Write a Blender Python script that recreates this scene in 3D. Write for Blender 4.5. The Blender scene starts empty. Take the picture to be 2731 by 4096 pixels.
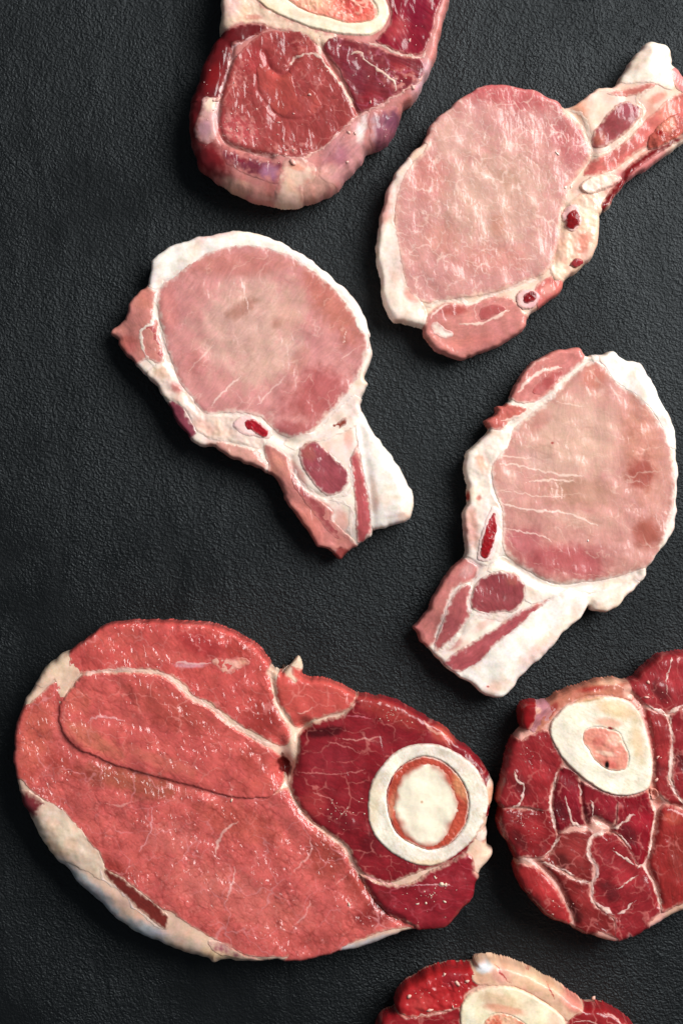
import bpy, math, random
import numpy as np

# ------------------------------------------------------------------ camera, light
U = 0.39 / 2731.0              # metres per photograph pixel on the table
CX, CY = 1365.5, 2048.0
CAM_D = 1.05
STEP = 2.8                     # mesh spacing, photograph pixels

sc = bpy.context.scene
col = sc.collection
cam_d = bpy.data.cameras.new('camera')
cam = bpy.data.objects.new('camera', cam_d)
col.objects.link(cam)
cam.location = (0, 0, CAM_D)
cam_d.sensor_fit = 'VERTICAL'
cam_d.sensor_height = 24
cam_d.lens = 24 * CAM_D / (4096 * U)
cam_d.clip_start = 0.01
cam_d.clip_end = 20
sc.camera = cam

world = bpy.data.worlds.new('World')
sc.world = world
world.use_nodes = True
world.node_tree.nodes['Background'].inputs[0].default_value = (0.80, 0.9, 1.0, 1)
world.node_tree.nodes['Background'].inputs[1].default_value = 0.14


def area(name, loc, target, size, size_y, power, color):
    l = bpy.data.lights.new(name, 'AREA')
    l.shape = 'RECTANGLE'
    l.size, l.size_y = size, size_y
    l.energy = power
    l.color = color
    o = bpy.data.objects.new(name, l)
    o.location = loc
    from mathutils import Vector
    d = Vector(target) - Vector(loc)
    o.rotation_euler = d.to_track_quat('-Z', 'Y').to_euler()
    col.objects.link(o)
    return o


area('window_light', (1.27, 0.92, 1.50), (0.0, 0.0, 0.0), 1.3, 1.3, 86, (1.0, 0.985, 0.965))

sc.view_settings.view_transform = 'Standard'
sc.view_settings.look = 'None'
sc.view_settings.exposure = 0.0
sc.view_settings.gamma = 1.0
sc.view_settings.use_curve_mapping = False
sc.render.engine = 'CYCLES'
sc.cycles.use_denoising = True
sc.cycles.max_bounces = 6
sc.cycles.sample_clamp_indirect = 4.0

# ------------------------------------------------------------------ noise
_rng = np.random.RandomState(7)
_perm = _rng.permutation(256)
_perm = np.concatenate([_perm, _perm])
_ang = _rng.rand(256) * 2 * np.pi
_gx, _gy = np.cos(_ang), np.sin(_ang)


def perlin(x, y, seed=0):
    x = x + seed * 17.31
    y = y + seed * 9.77
    xi = np.floor(x).astype(np.int64)
    yi = np.floor(y).astype(np.int64)
    xf, yf = x - xi, y - yi
    xi &= 255
    yi &= 255
    u = xf * xf * xf * (xf * (xf * 6 - 15) + 10)
    v = yf * yf * yf * (yf * (yf * 6 - 15) + 10)

    def g(ix, iy, dx, dy):
        h = _perm[_perm[ix & 255] + (iy & 255)]
        return _gx[h] * dx + _gy[h] * dy
    a = g(xi, yi, xf, yf)
    b = g(xi + 1, yi, xf - 1, yf)
    c = g(xi, yi + 1, xf, yf - 1)
    d = g(xi + 1, yi + 1, xf - 1, yf - 1)
    return ((a + (b - a) * u) * (1 - v) + (c + (d - c) * u) * v) * 1.5


def fbm(x, y, scale, octv=3, seed=0):
    s, amp, tot = 0, 1.0, 0
    f = 1.0 / scale
    for o in range(octv):
        s = s + amp * perlin(x * f, y * f, seed + o * 3)
        tot += amp
        amp *= 0.5
        f *= 2.03
    return s / tot


_wx = _rng.rand(256)
_wy = _rng.rand(256)


def worley(x, y, seed=0):
    x = x + seed * 13.7
    y = y + seed * 5.3
    xi = np.floor(x).astype(np.int64)
    yi = np.floor(y).astype(np.int64)
    f1 = np.full(x.shape, 9.0)
    f2 = np.full(x.shape, 9.0)
    for i in (-1, 0, 1):
        for j in (-1, 0, 1):
            h = _perm[_perm[(xi + i) & 255] + ((yi + j) & 255)]
            d = np.hypot(xi + i + 0.08 + 0.84 * _wx[h] - x, yi + j + 0.08 + 0.84 * _wy[h] - y)
            f2 = np.minimum(f2, np.maximum(f1, d))
            f1 = np.minimum(f1, d)
    return f1, f2


def sstep(a, b, x):
    t = np.clip((x - a) / (b - a), 0, 1)
    return t * t * (3 - 2 * t)


def lin(c):
    c = np.asarray(c, float) / 255.0
    return np.where(c <= 0.04045, c / 12.92, ((c + 0.055) / 1.055) ** 2.4)


# ------------------------------------------------------------------ outlines
CROP = {'A': (700, 0, 1200 / 1568), 'B': (1450, 100, 1281 / 1568), 'C': (400, 880, 1300 / 1568),
        'D': (1600, 1350, 1131 / 1568), 'E': (0, 2400, 1200 / 1568), 'F': (900, 2500, 1150 / 1568),
        'G': (1900, 2550, 831 / 1503), 'H': (1400, 3700, 1331 / 1568)}


def P(k, s=None):
    """'A' + 'x,y x,y ...' -> photograph pixels; without a letter the string may mix 'E: ... F: ...'"""
    if s is None:
        k, s = 'A', k
    out = []
    for tok in s.split():
        if tok.endswith(':'):
            k = tok[0]
            continue
        a, b = tok.split(',')
        ox, oy, sc_ = CROP[k]
        out.append((ox + float(a) * sc_, oy + float(b) * sc_))
    return np.array(out)


def spline(p, closed=True, n=4):
    m = len(p)
    out = []
    rng = range(m) if closed else range(m - 1)
    for i in rng:
        if closed:
            p0, p1, p2, p3 = p[i - 1], p[i], p[(i + 1) % m], p[(i + 2) % m]
        else:
            p0, p1, p2, p3 = p[max(i - 1, 0)], p[i], p[i + 1], p[min(i + 2, m - 1)]
        for j in range(n):
            t = j / n
            out.append(0.5 * (2 * p1 + (p2 - p0) * t + (2 * p0 - 5 * p1 + 4 * p2 - p3) * t * t
                              + (3 * p1 - p0 - 3 * p2 + p3) * t ** 3))
    if not closed:
        out.append(p[-1])
    return np.array(out)


def sdf(poly, x, y):
    """inside positive"""
    d2 = np.full(x.shape, 1e12)
    ins = np.zeros(x.shape, bool)
    n = len(poly)
    for i in range(n):
        ax, ay = poly[i]
        bx, by = poly[(i + 1) % n]
        ex, ey = bx - ax, by - ay
        L = ex * ex + ey * ey
        if L < 1e-9:
            continue
        px, py = x - ax, y - ay
        t = np.clip((px * ex + py * ey) / L, 0, 1)
        d2 = np.minimum(d2, (px - ex * t) ** 2 + (py - ey * t) ** 2)
        if ay != by:
            c = (ay > y) != (by > y)
            ins ^= c & (x < ax + (y - ay) * ex / (by - ay))
    d = np.sqrt(d2)
    return np.where(ins, d, -d)


def pdist(line, x, y):
    d2 = np.full(x.shape, 1e12)
    for i in range(len(line) - 1):
        ax, ay = line[i]
        ex, ey = line[i + 1][0] - ax, line[i + 1][1] - ay
        L = ex * ex + ey * ey + 1e-9
        px, py = x - ax, y - ay
        t = np.clip((px * ex + py * ey) / L, 0, 1)
        d2 = np.minimum(d2, (px - ex * t) ** 2 + (py - ey * t) ** 2)
    return np.sqrt(d2)


# ------------------------------------------------------------------ materials
def new_mat(name):
    m = bpy.data.materials.new(name)
    m.use_nodes = True
    nt = m.node_tree
    return m, nt, nt.nodes['Principled BSDF'], nt.nodes, nt.links


def tissue(name, rough, sss, coat, bump_scale, bump, mottling, radius=(0.004, 0.0015, 0.001), spec=0.45, rvar=0.12, streak=15, film=0.36, wet=0.0012, crough=0.15):
    m, nt, b, N, L = new_mat(name)
    at = N.new('ShaderNodeAttribute')
    at.attribute_name = 'tint'
    tc = N.new('ShaderNodeTexCoord')
    n1 = N.new('ShaderNodeTexNoise')
    n1.inputs['Scale'].default_value = bump_scale
    n1.inputs['Detail'].default_value = 4
    n1.inputs['Roughness'].default_value = 0.6
    L.new(tc.outputs['Object'], n1.inputs['Vector'])
    n2 = N.new('ShaderNodeTexNoise')
    n2.inputs['Scale'].default_value = bump_scale * 0.33
    n2.inputs['Detail'].default_value = 3
    L.new(tc.outputs['Object'], n2.inputs['Vector'])
    mr = N.new('ShaderNodeMapRange')
    mr.inputs['From Min'].default_value = 0.3
    mr.inputs['From Max'].default_value = 0.7
    mr.inputs['To Min'].default_value = 1 - mottling
    mr.inputs['To Max'].default_value = 1 + mottling
    L.new(n1.outputs['Fac'], mr.inputs['Value'])
    mx = N.new('ShaderNodeMix')
    mx.data_type = 'RGBA'
    mx.blend_type = 'MULTIPLY'
    mx.inputs[0].default_value = 1
    L.new(at.outputs['Color'], mx.inputs[6])
    L.new(mr.outputs[0], mx.inputs[7])
    L.new(mx.outputs[2], b.inputs['Base Color'])
    rr = N.new('ShaderNodeMapRange')
    rr.inputs['From Min'].default_value = 0.3
    rr.inputs['From Max'].default_value = 0.7
    rr.inputs['To Min'].default_value = rough - rvar
    rr.inputs['To Max'].default_value = rough + rvar
    L.new(n2.outputs['Fac'], rr.inputs['Value'])
    L.new(rr.outputs[0], b.inputs['Roughness'])
    bp = N.new('ShaderNodeBump')
    bp.inputs['Strength'].default_value = bump * 0.12
    bp.inputs['Distance'].default_value = 0.001
    L.new(n1.outputs['Fac'], bp.inputs['Height'])
    L.new(bp.outputs[0], b.inputs['Normal'])
    # film of moisture lying in short drawn-out ridges
    mp = N.new('ShaderNodeMapping')
    mp.inputs['Rotation'].default_value = (0, 0, math.radians(streak))
    mp.inputs['Scale'].default_value = (1.0, 0.38, 1.0)
    L.new(tc.outputs['Object'], mp.inputs['Vector'])
    n3 = N.new('ShaderNodeTexNoise')
    n3.inputs['Scale'].default_value = bump_scale * film
    n3.inputs['Detail'].default_value = 1.5
    n3.inputs['Distortion'].default_value = 0.6
    L.new(mp.outputs[0], n3.inputs['Vector'])
    b2 = N.new('ShaderNodeBump')
    n4 = N.new('ShaderNodeTexNoise')
    n4.inputs['Scale'].default_value = 45
    n4.inputs['Detail'].default_value = 2
    L.new(tc.outputs['Object'], n4.inputs['Vector'])
    ms = N.new('ShaderNodeMapRange')
    ms.inputs['From Min'].default_value = 0.4
    ms.inputs['From Max'].default_value = 0.62
    ms.inputs['To Min'].default_value = bump * 0.35
    ms.inputs['To Max'].default_value = min(1.0, bump * 1.6)
    L.new(n4.outputs['Fac'], ms.inputs['Value'])
    L.new(ms.outputs[0], b2.inputs['Strength'])
    b2.inputs['Distance'].default_value = wet / film
    L.new(n3.outputs['Fac'], b2.inputs['Height'])
    b.inputs['Subsurface Weight'].default_value = sss
    b.inputs['Subsurface Radius'].default_value = radius
    b.inputs['Subsurface Scale'].default_value = 1.0
    b.inputs['Specular IOR Level'].default_value = spec
    b.inputs['Coat Weight'].default_value = coat
    b.inputs['Coat Roughness'].default_value = crough
    b.inputs['Coat IOR'].default_value = 1.45
    b.inputs['Coat Tint'].default_value = (1, 1, 1, 1)
    if coat:
        L.new(b2.outputs[0], b.inputs['Coat Normal'])
    return m


MAT = {
    'meat': tissue('raw_meat', 0.5, 0.10, 0.7, 700, 0.38, 0.06, spec=0.12, film=0.34, wet=0.0012, crough=0.2),
    'wet': tissue('wet_red_meat', 0.5, 0.10, 1.0, 640, 0.75, 0.06, spec=0.14, streak=-17, film=0.55, wet=0.0021, crough=0.17),
    'loin': tissue('pale_pork', 0.5, 0.2, 0.6, 800, 0.28, 0.04, spec=0.15, streak=-10, film=0.42, wet=0.0011, crough=0.22),
    'fat': tissue('fat', 0.46, 0.3, 0.3, 420, 0.12, 0.02, (0.005, 0.0035, 0.0025), spec=0.3),
    'bone': tissue('cut_bone', 0.5, 0.2, 0.15, 1200, 0.22, 0.03, (0.003, 0.002, 0.0015), spec=0.3),
    'marrow': tissue('marrow', 0.42, 0.3, 0.4, 600, 0.35, 0.05, (0.004, 0.002, 0.0015), spec=0.2),
    'spongy': tissue('spongy_bone', 0.4, 0.1, 0.5, 700, 0.9, 0.25, spec=0.1),
}


def slate():
    m, nt, b, N, L = new_mat('dark_plaster')
    tc = N.new('ShaderNodeTexCoord')

    def noise(scale, detail, rough=0.5):
        n = N.new('ShaderNodeTexNoise')
        n.inputs['Scale'].default_value = scale
        n.inputs['Detail'].default_value = detail
        n.inputs['Roughness'].default_value = rough
        L.new(tc.outputs['Object'], n.inputs['Vector'])
        return n
    big, mid, fine = noise(8, 6, 0.65), noise(150, 4, 0.6), noise(900, 4, 0.6)
    vo = N.new('ShaderNodeTexVoronoi')
    vo.feature = 'SMOOTH_F1'
    vo.inputs['Scale'].default_value = 700
    vo.inputs['Smoothness'].default_value = 1.0
    wv = N.new('ShaderNodeVectorMath')
    wv.operation = 'MULTIPLY_ADD'
    wv.inputs[1].default_value = (0.006,) * 3
    L.new(mid.outputs['Color'], wv.inputs[0])
    L.new(tc.outputs['Object'], wv.inputs[2])
    L.new(wv.outputs[0], vo.inputs['Vector'])
    cr = N.new('ShaderNodeValToRGB')
    cr.color_ramp.elements[0].position = 0.3
    cr.color_ramp.elements[0].color = (0.0024, 0.0028, 0.0031, 1)
    cr.color_ramp.elements[1].position = 0.72
    cr.color_ramp.elements[1].color = (0.0060, 0.0072, 0.0080, 1)
    L.new(big.outputs['Fac'], cr.inputs[0])
    L.new(cr.outputs[0], b.inputs['Base Color'])
    # rougher and smoother trowelled areas
    st = N.new('ShaderNodeMapRange')
    st.inputs['From Min'].default_value = 0.35
    st.inputs['From Max'].default_value = 0.65
    st.inputs['To Min'].default_value = 0.28
    st.inputs['To Max'].default_value = 1.0
    L.new(big.outputs['Fac'], st.inputs['Value'])
    h1 = N.new('ShaderNodeMath')
    h1.operation = 'MULTIPLY_ADD'
    h1.inputs[1].default_value = 0.9
    L.new(fine.outputs['Fac'], h1.inputs[0])
    L.new(vo.outputs['Distance'], h1.inputs[2])
    tm = N.new('ShaderNodeMapping')
    tm.inputs['Rotation'].default_value = (0, 0, 0.5)
    tm.inputs['Scale'].default_value = (1.0, 0.4, 1.0)
    L.new(tc.outputs['Object'], tm.inputs['Vector'])
    tr = N.new('ShaderNodeTexNoise')
    tr.inputs['Scale'].default_value = 34
    tr.inputs['Detail'].default_value = 3
    tr.inputs['Distortion'].default_value = 1.2
    L.new(tm.outputs[0], tr.inputs['Vector'])
    h0 = N.new('ShaderNodeMath')
    h0.operation = 'MULTIPLY_ADD'
    h0.inputs[1].default_value = 1.8
    L.new(tr.outputs['Fac'], h0.inputs[0])
    L.new(h1.outputs[0], h0.inputs[2])
    h1 = h0
    h2 = N.new('ShaderNodeMath')
    h2.operation = 'MULTIPLY_ADD'
    h2.inputs[1].default_value = 0.9
    L.new(mid.outputs['Fac'], h2.inputs[0])
    L.new(h1.outputs[0], h2.inputs[2])
    bp = N.new('ShaderNodeBump')
    bp.inputs['Distance'].default_value = 0.00085
    L.new(st.outputs[0], bp.inputs['Strength'])
    L.new(h2.outputs[0], bp.inputs['Height'])
    L.new(bp.outputs[0], b.inputs['Normal'])
    rg = N.new('ShaderNodeMapRange')
    rg.inputs['From Min'].default_value = 0.3
    rg.inputs['From Max'].default_value = 0.7
    rg.inputs['To Min'].default_value = 0.5
    rg.inputs['To Max'].default_value = 0.36
    L.new(tr.outputs['Fac'], rg.inputs['Value'])
    L.new(rg.outputs[0], b.inputs['Roughness'])
    b.inputs['Specular IOR Level'].default_value = 0.28
    b.inputs['Specular Tint'].default_value = (0.86, 0.95, 1.0, 1)
    return m


# ------------------------------------------------------------------ table
def table():
    me = bpy.data.meshes.new('table_top')
    X, Y, Z = 0.62, 0.75, -0.03
    v = [(-X, -Y, 0), (X, -Y, 0), (X, Y, 0), (-X, Y, 0), (-X, -Y, Z), (X, -Y, Z), (X, Y, Z), (-X, Y, Z)]
    f = [(0, 1, 2, 3), (7, 6, 5, 4), (0, 4, 5, 1), (1, 5, 6, 2), (2, 6, 7, 3), (3, 7, 4, 0)]
    me.from_pydata(v, [], f)
    me.materials.append(slate())
    o = bpy.data.objects.new('table_top', me)
    o['kind'] = 'structure'
    col.objects.link(o)


table()


# ------------------------------------------------------------------ cuts of meat
def clip_mesh(pos, f, cols, nx, ny, one_piece=True):
    """grid (ny,nx) -> triangles where f>0, cut cleanly along f=0"""
    idx = np.arange(nx * ny).reshape(ny, nx)
    a, b, c, d = idx[:-1, :-1].ravel(), idx[:-1, 1:].ravel(), idx[1:, 1:].ravel(), idx[1:, :-1].ravel()
    tri = np.concatenate([np.stack([a, d, c], 1), np.stack([a, c, b], 1)])
    F = f.ravel()
    ins = F > 0
    cnt = ins[tri].sum(1)
    full = tri[cnt == 3]
    mix = tri[(cnt == 1) | (cnt == 2)]
    new_pos, new_col, extra = [], [], []
    N = nx * ny
    if len(mix):
        # rotate so that the odd vertex comes first
        m_in = ins[mix]
        one = m_in.sum(1) == 1
        odd = np.where(one, m_in.argmax(1), (~m_in).argmax(1))
        r = np.arange(len(mix))
        p0, p1, p2 = mix[r, odd], mix[r, (odd + 1) % 3], mix[r, (odd + 2) % 3]
        e1 = np.stack([np.minimum(p0, p1), np.maximum(p0, p1)], 1)
        e2 = np.stack([np.minimum(p0, p2), np.maximum(p0, p2)], 1)
        keys = np.concatenate([e1, e2])
        k = keys[:, 0].astype(np.int64) * N + keys[:, 1]
        uk, inv = np.unique(k, return_inverse=True)
        ua, ub = uk // N, uk % N
        t = F[ua] / (F[ua] - F[ub] + 1e-12)
        t = np.clip(t, 0.02, 0.98)[:, None]
        new_pos = pos[ua] * (1 - t) + pos[ub] * t
        new_col = cols[ua] * (1 - t) + cols[ub] * t
        q1, q2 = N + inv[:len(mix)], N + inv[len(mix):]
        extra = [np.stack([p0, q1, q2], 1)[one],
                 np.stack([q1, p1, p2], 1)[~one], np.stack([q1, p2, q2], 1)[~one]]
        pos = np.concatenate([pos, new_pos])
        cols = np.concatenate([cols, new_col])
        tris = np.concatenate([full] + extra)
    else:
        tris = full
    if len(tris):
        lab = np.arange(len(pos))
        while True:
            m = lab[tris].min(1)
            old = lab.copy()
            for k in range(3):
                np.minimum.at(lab, tris[:, k], m)
            lab = lab[lab]
            if (lab == old).all():
                break
        tl = lab[tris[:, 0]]
        vals, n_ = np.unique(tl, return_counts=True)
        if one_piece and len(vals) > 1:
            tris = tris[tl == vals[n_.argmax()]]
    used = np.unique(tris)
    remap = np.full(len(pos), -1, np.int64)
    remap[used] = np.arange(len(used))
    is_cut = used >= N
    return pos[used], cols[used], remap[tris], is_cut


def make_mesh(name, pos, cols, tris, mat):
    me = bpy.data.meshes.new(name)
    nv, nt = len(pos), len(tris)
    me.vertices.add(nv)
    me.vertices.foreach_set('co', pos.astype(np.float32).ravel())
    me.loops.add(nt * 3)
    me.polygons.add(nt)
    me.loops.foreach_set('vertex_index', tris.astype(np.int32).ravel())
    me.polygons.foreach_set('loop_start', np.arange(nt, dtype=np.int32) * 3)
    me.polygons.foreach_set('loop_total', np.full(nt, 3, np.int32))
    at = me.attributes.new('tint', 'FLOAT_COLOR', 'POINT')
    rgba = np.ones((nv, 4), np.float32)
    rgba[:, :3] = np.clip(cols, 0, 1)
    at.data.foreach_set('color', rgba.ravel())
    me.update(calc_edges=True)
    me.shade_smooth()
    me.materials.append(MAT[mat])
    return me


class Cut:
    """One cut of meat: a body of fat and membrane, and muscles, bones and fat pieces lying in it."""

    def __init__(self, name, label, category, outline, thick, rim=70, face=None, color=(225, 195, 175),
                 relief=5, relief_scale=90, bumps=(), grooves=(), thin=(), flush=0.5, und=6, grow=0, group=None, seed=1, edge_warp=5, mat='fat', **kw):
        self.seed = seed
        self.T = thick
        self.flush = flush
        self.grow = grow
        poly = spline(outline, True, 4)
        self.poly = poly
        lo, hi = poly.min(0) - 14, poly.max(0) + 14
        self.x0, self.y0 = lo
        self.nx = int((hi[0] - lo[0]) / STEP) + 2
        self.ny = int((hi[1] - lo[1]) / STEP) + 2
        gx, gy = np.meshgrid(self.x0 + np.arange(self.nx) * STEP, self.y0 + np.arange(self.ny) * STEP)
        self.gx, self.gy = gx, gy
        wx = gx + fbm(gx, gy, 60, 2, seed) * edge_warp * 1.8
        wy = gy + fbm(gx, gy, 60, 2, seed + 5) * edge_warp * 1.8
        d = sdf(poly, wx, wy)
        self.d = d
        if face is not None:
            df = np.maximum(-sdf(spline(face, True, 3), gx, gy), 0)
            r = np.clip(np.maximum(d, 0) + df, 26, None)
            t = np.clip(np.maximum(d, 0) / r, 0, 1)
        else:
            r = rim
            rim = rim * (0.66 - 0.28 * flush)
            r = rim
            t = np.clip(d / rim, 0, 1)
        e = 0.28
        q = np.maximum(1 - (1 - t) ** 3.6, 1e-4) ** (1 / 3.6)
        H = thick * (e + (1 - e) * q)
        slope = np.clip(thick * (1 - e) * (1 - t) / np.maximum(q, 0.08) / r, 0, 5)
        gyd, gxd = np.gradient(d, STEP)
        ln = np.hypot(gxd, gyd) + 1e-6
        self.nvec = np.stack([-slope * gxd / ln, -slope * gyd / ln, np.ones_like(d)], -1)
        self.nvec /= np.linalg.norm(self.nvec, axis=-1, keepdims=True)
        H = H + fbm(gx, gy, relief_scale * 1.2, 2, seed + 9) * relief * 0.7 * sstep(0, 40, d)
        H = H + fbm(gx, gy, 190, 2, seed + 12) * und * sstep(0, 60, d)
        for (bx, by, rx, ry, h) in bumps:
            H = H + h * np.exp(-((gx - bx) / rx) ** 2 - ((gy - by) / ry) ** 2) * sstep(0, 50, d)
        for (bx, by, br, fct) in thin:
            H = H * (1 - (1 - fct) * np.exp(-((gx - bx) ** 2 + (gy - by) ** 2) / br ** 2))
        for (gp, gw, gdp) in grooves:
            gp = spline(gp, False, 4)
            lo2, hi2 = gp.min(0) - 4 * gw, gp.max(0) + 4 * gw
            m = (gx > lo2[0]) & (gx < hi2[0]) & (gy > lo2[1]) & (gy < hi2[1])
            dd = pdist(gp, gx[m], gy[m]) / gw
            H[m] -= gdp * np.exp(-dd * dd)
        self.H = H
        # root empty at the base
        c = poly[::1].mean(0)
        self.k = 1 - 0.7 * thick * U / CAM_D          # where the traced outline lies at this height
        self.c = c
        self.root = bpy.data.objects.new(name, None)
        self.root.location = self.world(np.array([[c[0], c[1], 0.0]]))[0]
        self.root.empty_display_size = 0.03
        self.root['label'] = label
        self.root['category'] = category
        if group:
            self.root['group'] = group
        col.objects.link(self.root)
        self.parts = {}
        self._body(color, mat, kw)

    def world(self, p):
        q = np.empty_like(p, dtype=float)
        q[:, 0] = (p[:, 0] - CX) * U * self.k
        q[:, 1] = -(p[:, 1] - CY) * U * self.k
        q[:, 2] = p[:, 2] * U
        return q

    def local(self, p):
        return self.world(p) - np.array(self.root.location)

    def link(self, name, me, parent=None):
        o = bpy.data.objects.new(name, me)
        o.parent = parent or self.root
        col.objects.link(o)
        return o

    # colour of a surface, point by point
    def tint(self, x, y, color, blobs=(), lines=(), net=None, fiber=None, mottle=0.15, seed=0, net_list=(), smear=(), kind=None):
        C = np.empty(x.shape + (3,))
        C[:] = lin(color)
        if kind == 'loin':
            mottle = mottle * 0.5
        n1 = fbm(x, y, 130, 3, seed + 21)
        n2 = fbm(x, y, 28, 3, seed + 22)
        n3 = fbm(x, y, 9, 2, seed + 23)
        h = np.zeros_like(x)
        for bl in blobs:
            (bx, by, rx, ry, ang, bc, al) = bl[:7]
            ca, sa = math.cos(math.radians(ang)), math.sin(math.radians(ang))
            dx, dy = x - bx, y - by
            u, v = (dx * ca + dy * sa) / rx, (-dx * sa + dy * ca) / ry
            r = np.sqrt(u * u + v * v) + n1 * 0.35 + n2 * 0.25
            w = (1 - sstep(0.4, 1.15, r)) * min(1, al * 1.2)
            C = C * (1 - w[..., None]) + lin(bc) * w[..., None]
        for sm in smear:
            (bx, by, rx, ry, ang, bc, al) = sm[:7]
            ca, sa = math.cos(math.radians(ang)), math.sin(math.radians(ang))
            dx, dy = x - bx, y - by
            u, v = (dx * ca + dy * sa) / rx, (-dx * sa + dy * ca) / ry
            r = np.sqrt(u * u + v * v) + n1 * 0.5
            w = (1 - sstep(0.2, 1.1, r)) * al * sstep(0.02, 0.4, fbm(x, y, 24, 4, seed + 71) + 0.12)
            C = C * (1 - w[..., None]) + lin(bc) * w[..., None]
            h += 2.0 * w
        C *= (1 + n1 * mottle + n2 * mottle * 1.2 + n3 * mottle * 0.8)[..., None]
        # hue drifts between yellower and bluer
        C *= 1 + n1[..., None] * np.array([0.02, 0.10, 0.02]) * min(1, mottle * 9) - n2[..., None] * np.array([0.0, 0.05, -0.05]) * min(1, mottle * 9)
        if kind == 'loin':
            C = C ** 1.09 * np.array([0.985, 0.97, 1.02])
        if kind == 'fat':
            w = sstep(0.0, 0.5, fbm(x, y, 80, 3, seed + 81)) * 0.6
            C = C * (1 - w[..., None]) + C * np.array([0.93, 0.74, 0.66]) * w[..., None]
            h = h + fbm(x, y, 70, 1, seed + 24) * 3.0
        if kind in ('meat', 'wet'):
            lum = C @ np.array([0.35, 0.5, 0.15])
            C = C * 0.98 + 0.02 * lum[..., None] * np.array([1.5, 0.95, 0.8])
        nets = list(net_list)
        if net:
            nets.append(net)
        for nt in nets:
            # marbling: (cell, angle, stretch, width, colour, alpha, height)
            cell, ang, st, wd, nc, al, hh = nt
            ca, sa = math.cos(math.radians(ang)), math.sin(math.radians(ang))
            wxx = x + fbm(x, y, cell * 0.9, 3, seed + 31) * cell * 0.55
            wyy = y + fbm(x, y, cell * 0.9, 3, seed + 37) * cell * 0.55
            u, v = (wxx * ca + wyy * sa) / (cell * st), (-wxx * sa + wyy * ca) / cell
            f1, f2 = worley(u, v, seed + 3)
            e = f2 - f1
            pres = sstep(-0.3, 0.3, fbm(x, y, cell * 1.4, 2, seed + 41))
            w = (1 - sstep(0, wd * 1.3 / cell * (0.5 + pres), e)) * min(1, al * 1.5) * (0.35 + 0.65 * pres)
            C = C * (1 - w[..., None]) + lin(nc) * w[..., None]
            h += hh * w
        if fiber:
            # (angle, length, width, colour amount, height)
            ang, fl, fw, fa, fh = fiber
            ca, sa = math.cos(math.radians(ang)), math.sin(math.radians(ang))
            wob = fbm(x, y, 160, 2, seed + 51) * 40
            u, v = (x * ca + y * sa) / fl, (-x * sa + y * ca + wob) / fw
            n = perlin(u, v, seed + 52) + 0.6 * perlin(u * 2.1, v * 2.1, seed + 53)
            fh *= 0.3
            fa *= 1.5
            n = n + 0.5 * perlin(u * 1.5, v * 3.7, seed + 54)
            C *= (1 + n * fa)[..., None]
            h += n * fh
        for ln_ in lines:
            (pts, wd, lc, al, hh) = ln_
            pts = spline(pts, False, 4)
            lo, hi = pts.min(0) - 40, pts.max(0) + 40
            m = (x > lo[0]) & (x < hi[0]) & (y > lo[1]) & (y < hi[1])
            if not m.any():
                continue
            xx = x[m] + fbm(x[m], y[m], 26, 3, seed + 61) * 9
            yy = y[m] + fbm(x[m], y[m], 26, 3, seed + 62) * 9
            dd = pdist(pts, xx, yy)
            e0 = np.minimum(np.hypot(x[m] - pts[0][0], y[m] - pts[0][1]), np.hypot(x[m] - pts[-1][0], y[m] - pts[-1][1]))
            ww = wd * (0.75 + 0.7 * fbm(x[m], y[m], 45, 2, seed + 63)) * (0.25 + 0.75 * sstep(0, 40, e0))
            w = (1 - sstep(0.35, 1.0, dd / np.maximum(ww, 1))) * al
            C[m] = C[m] * (1 - w[..., None]) + lin(lc) * w[..., None]
            h[m] += hh * w
        return np.clip(C, 0, 1), h

    def _body(self, color, mat, kw):
        C, h = self.tint(self.gx, self.gy, color, seed=self.seed, kind=mat, **kw)
        self.TC = C.copy()
        z = self.H + h * sstep(0, 20, self.d) * self.nvec[..., 2] ** 2
        self.Hs = z
        self.TL = np.zeros_like(z)
        pos = np.stack([self.gx, self.gy, z], -1).reshape(-1, 3)
        p, c, t, cut = clip_mesh(pos, self.d, C.reshape(-1, 3), self.nx, self.ny)
        # underside: two rings tucked in below the widest line
        e = np.concatenate([t[:, [0, 1]], t[:, [1, 2]], t[:, [2, 0]]])
        key = e[:, 0] * len(p) + e[:, 1]
        rev = e[:, 1] * len(p) + e[:, 0]
        bd = e[~np.isin(key, rev)]
        bv = np.unique(bd)
        gi = np.clip(((p[bv, 0] - self.x0) / STEP).round().astype(int), 0, self.nx - 1)
        gj = np.clip(((p[bv, 1] - self.y0) / STEP).round().astype(int), 0, self.ny - 1)
        n = self.nvec[gj, gi, :2]
        n = n / (np.linalg.norm(n, axis=1, keepdims=True) + 1e-6)
        rings, allp, allc = [bv], [p], [c]
        base = len(p)
        for ins_, zf in ((4, 0.55), (16, 0.0)):
            q = p[bv].copy()
            q[:, :2] -= n * ins_
            q[:, 2] *= zf
            allp.append(q)
            allc.append(c[bv])
            rings.append(base + np.arange(len(bv)))
            base += len(bv)
        mp = np.full(len(p), -1)
        mp[bv] = np.arange(len(bv))
        tl = [t]
        for r in range(2):
            a0, a1 = rings[r][mp[bd[:, 0]]], rings[r][mp[bd[:, 1]]]
            b0, b1 = rings[r + 1][mp[bd[:, 0]]], rings[r + 1][mp[bd[:, 1]]]
            tl.append(np.stack([a1, a0, b0], 1))
            tl.append(np.stack([a1, b0, b1], 1))
        p, c, t = np.concatenate(allp), np.concatenate(allc), np.concatenate(tl)
        me = make_mesh('connective_fat', self.local(p), c, t, mat)
        self.body = self.link('connective_fat', me)

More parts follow.
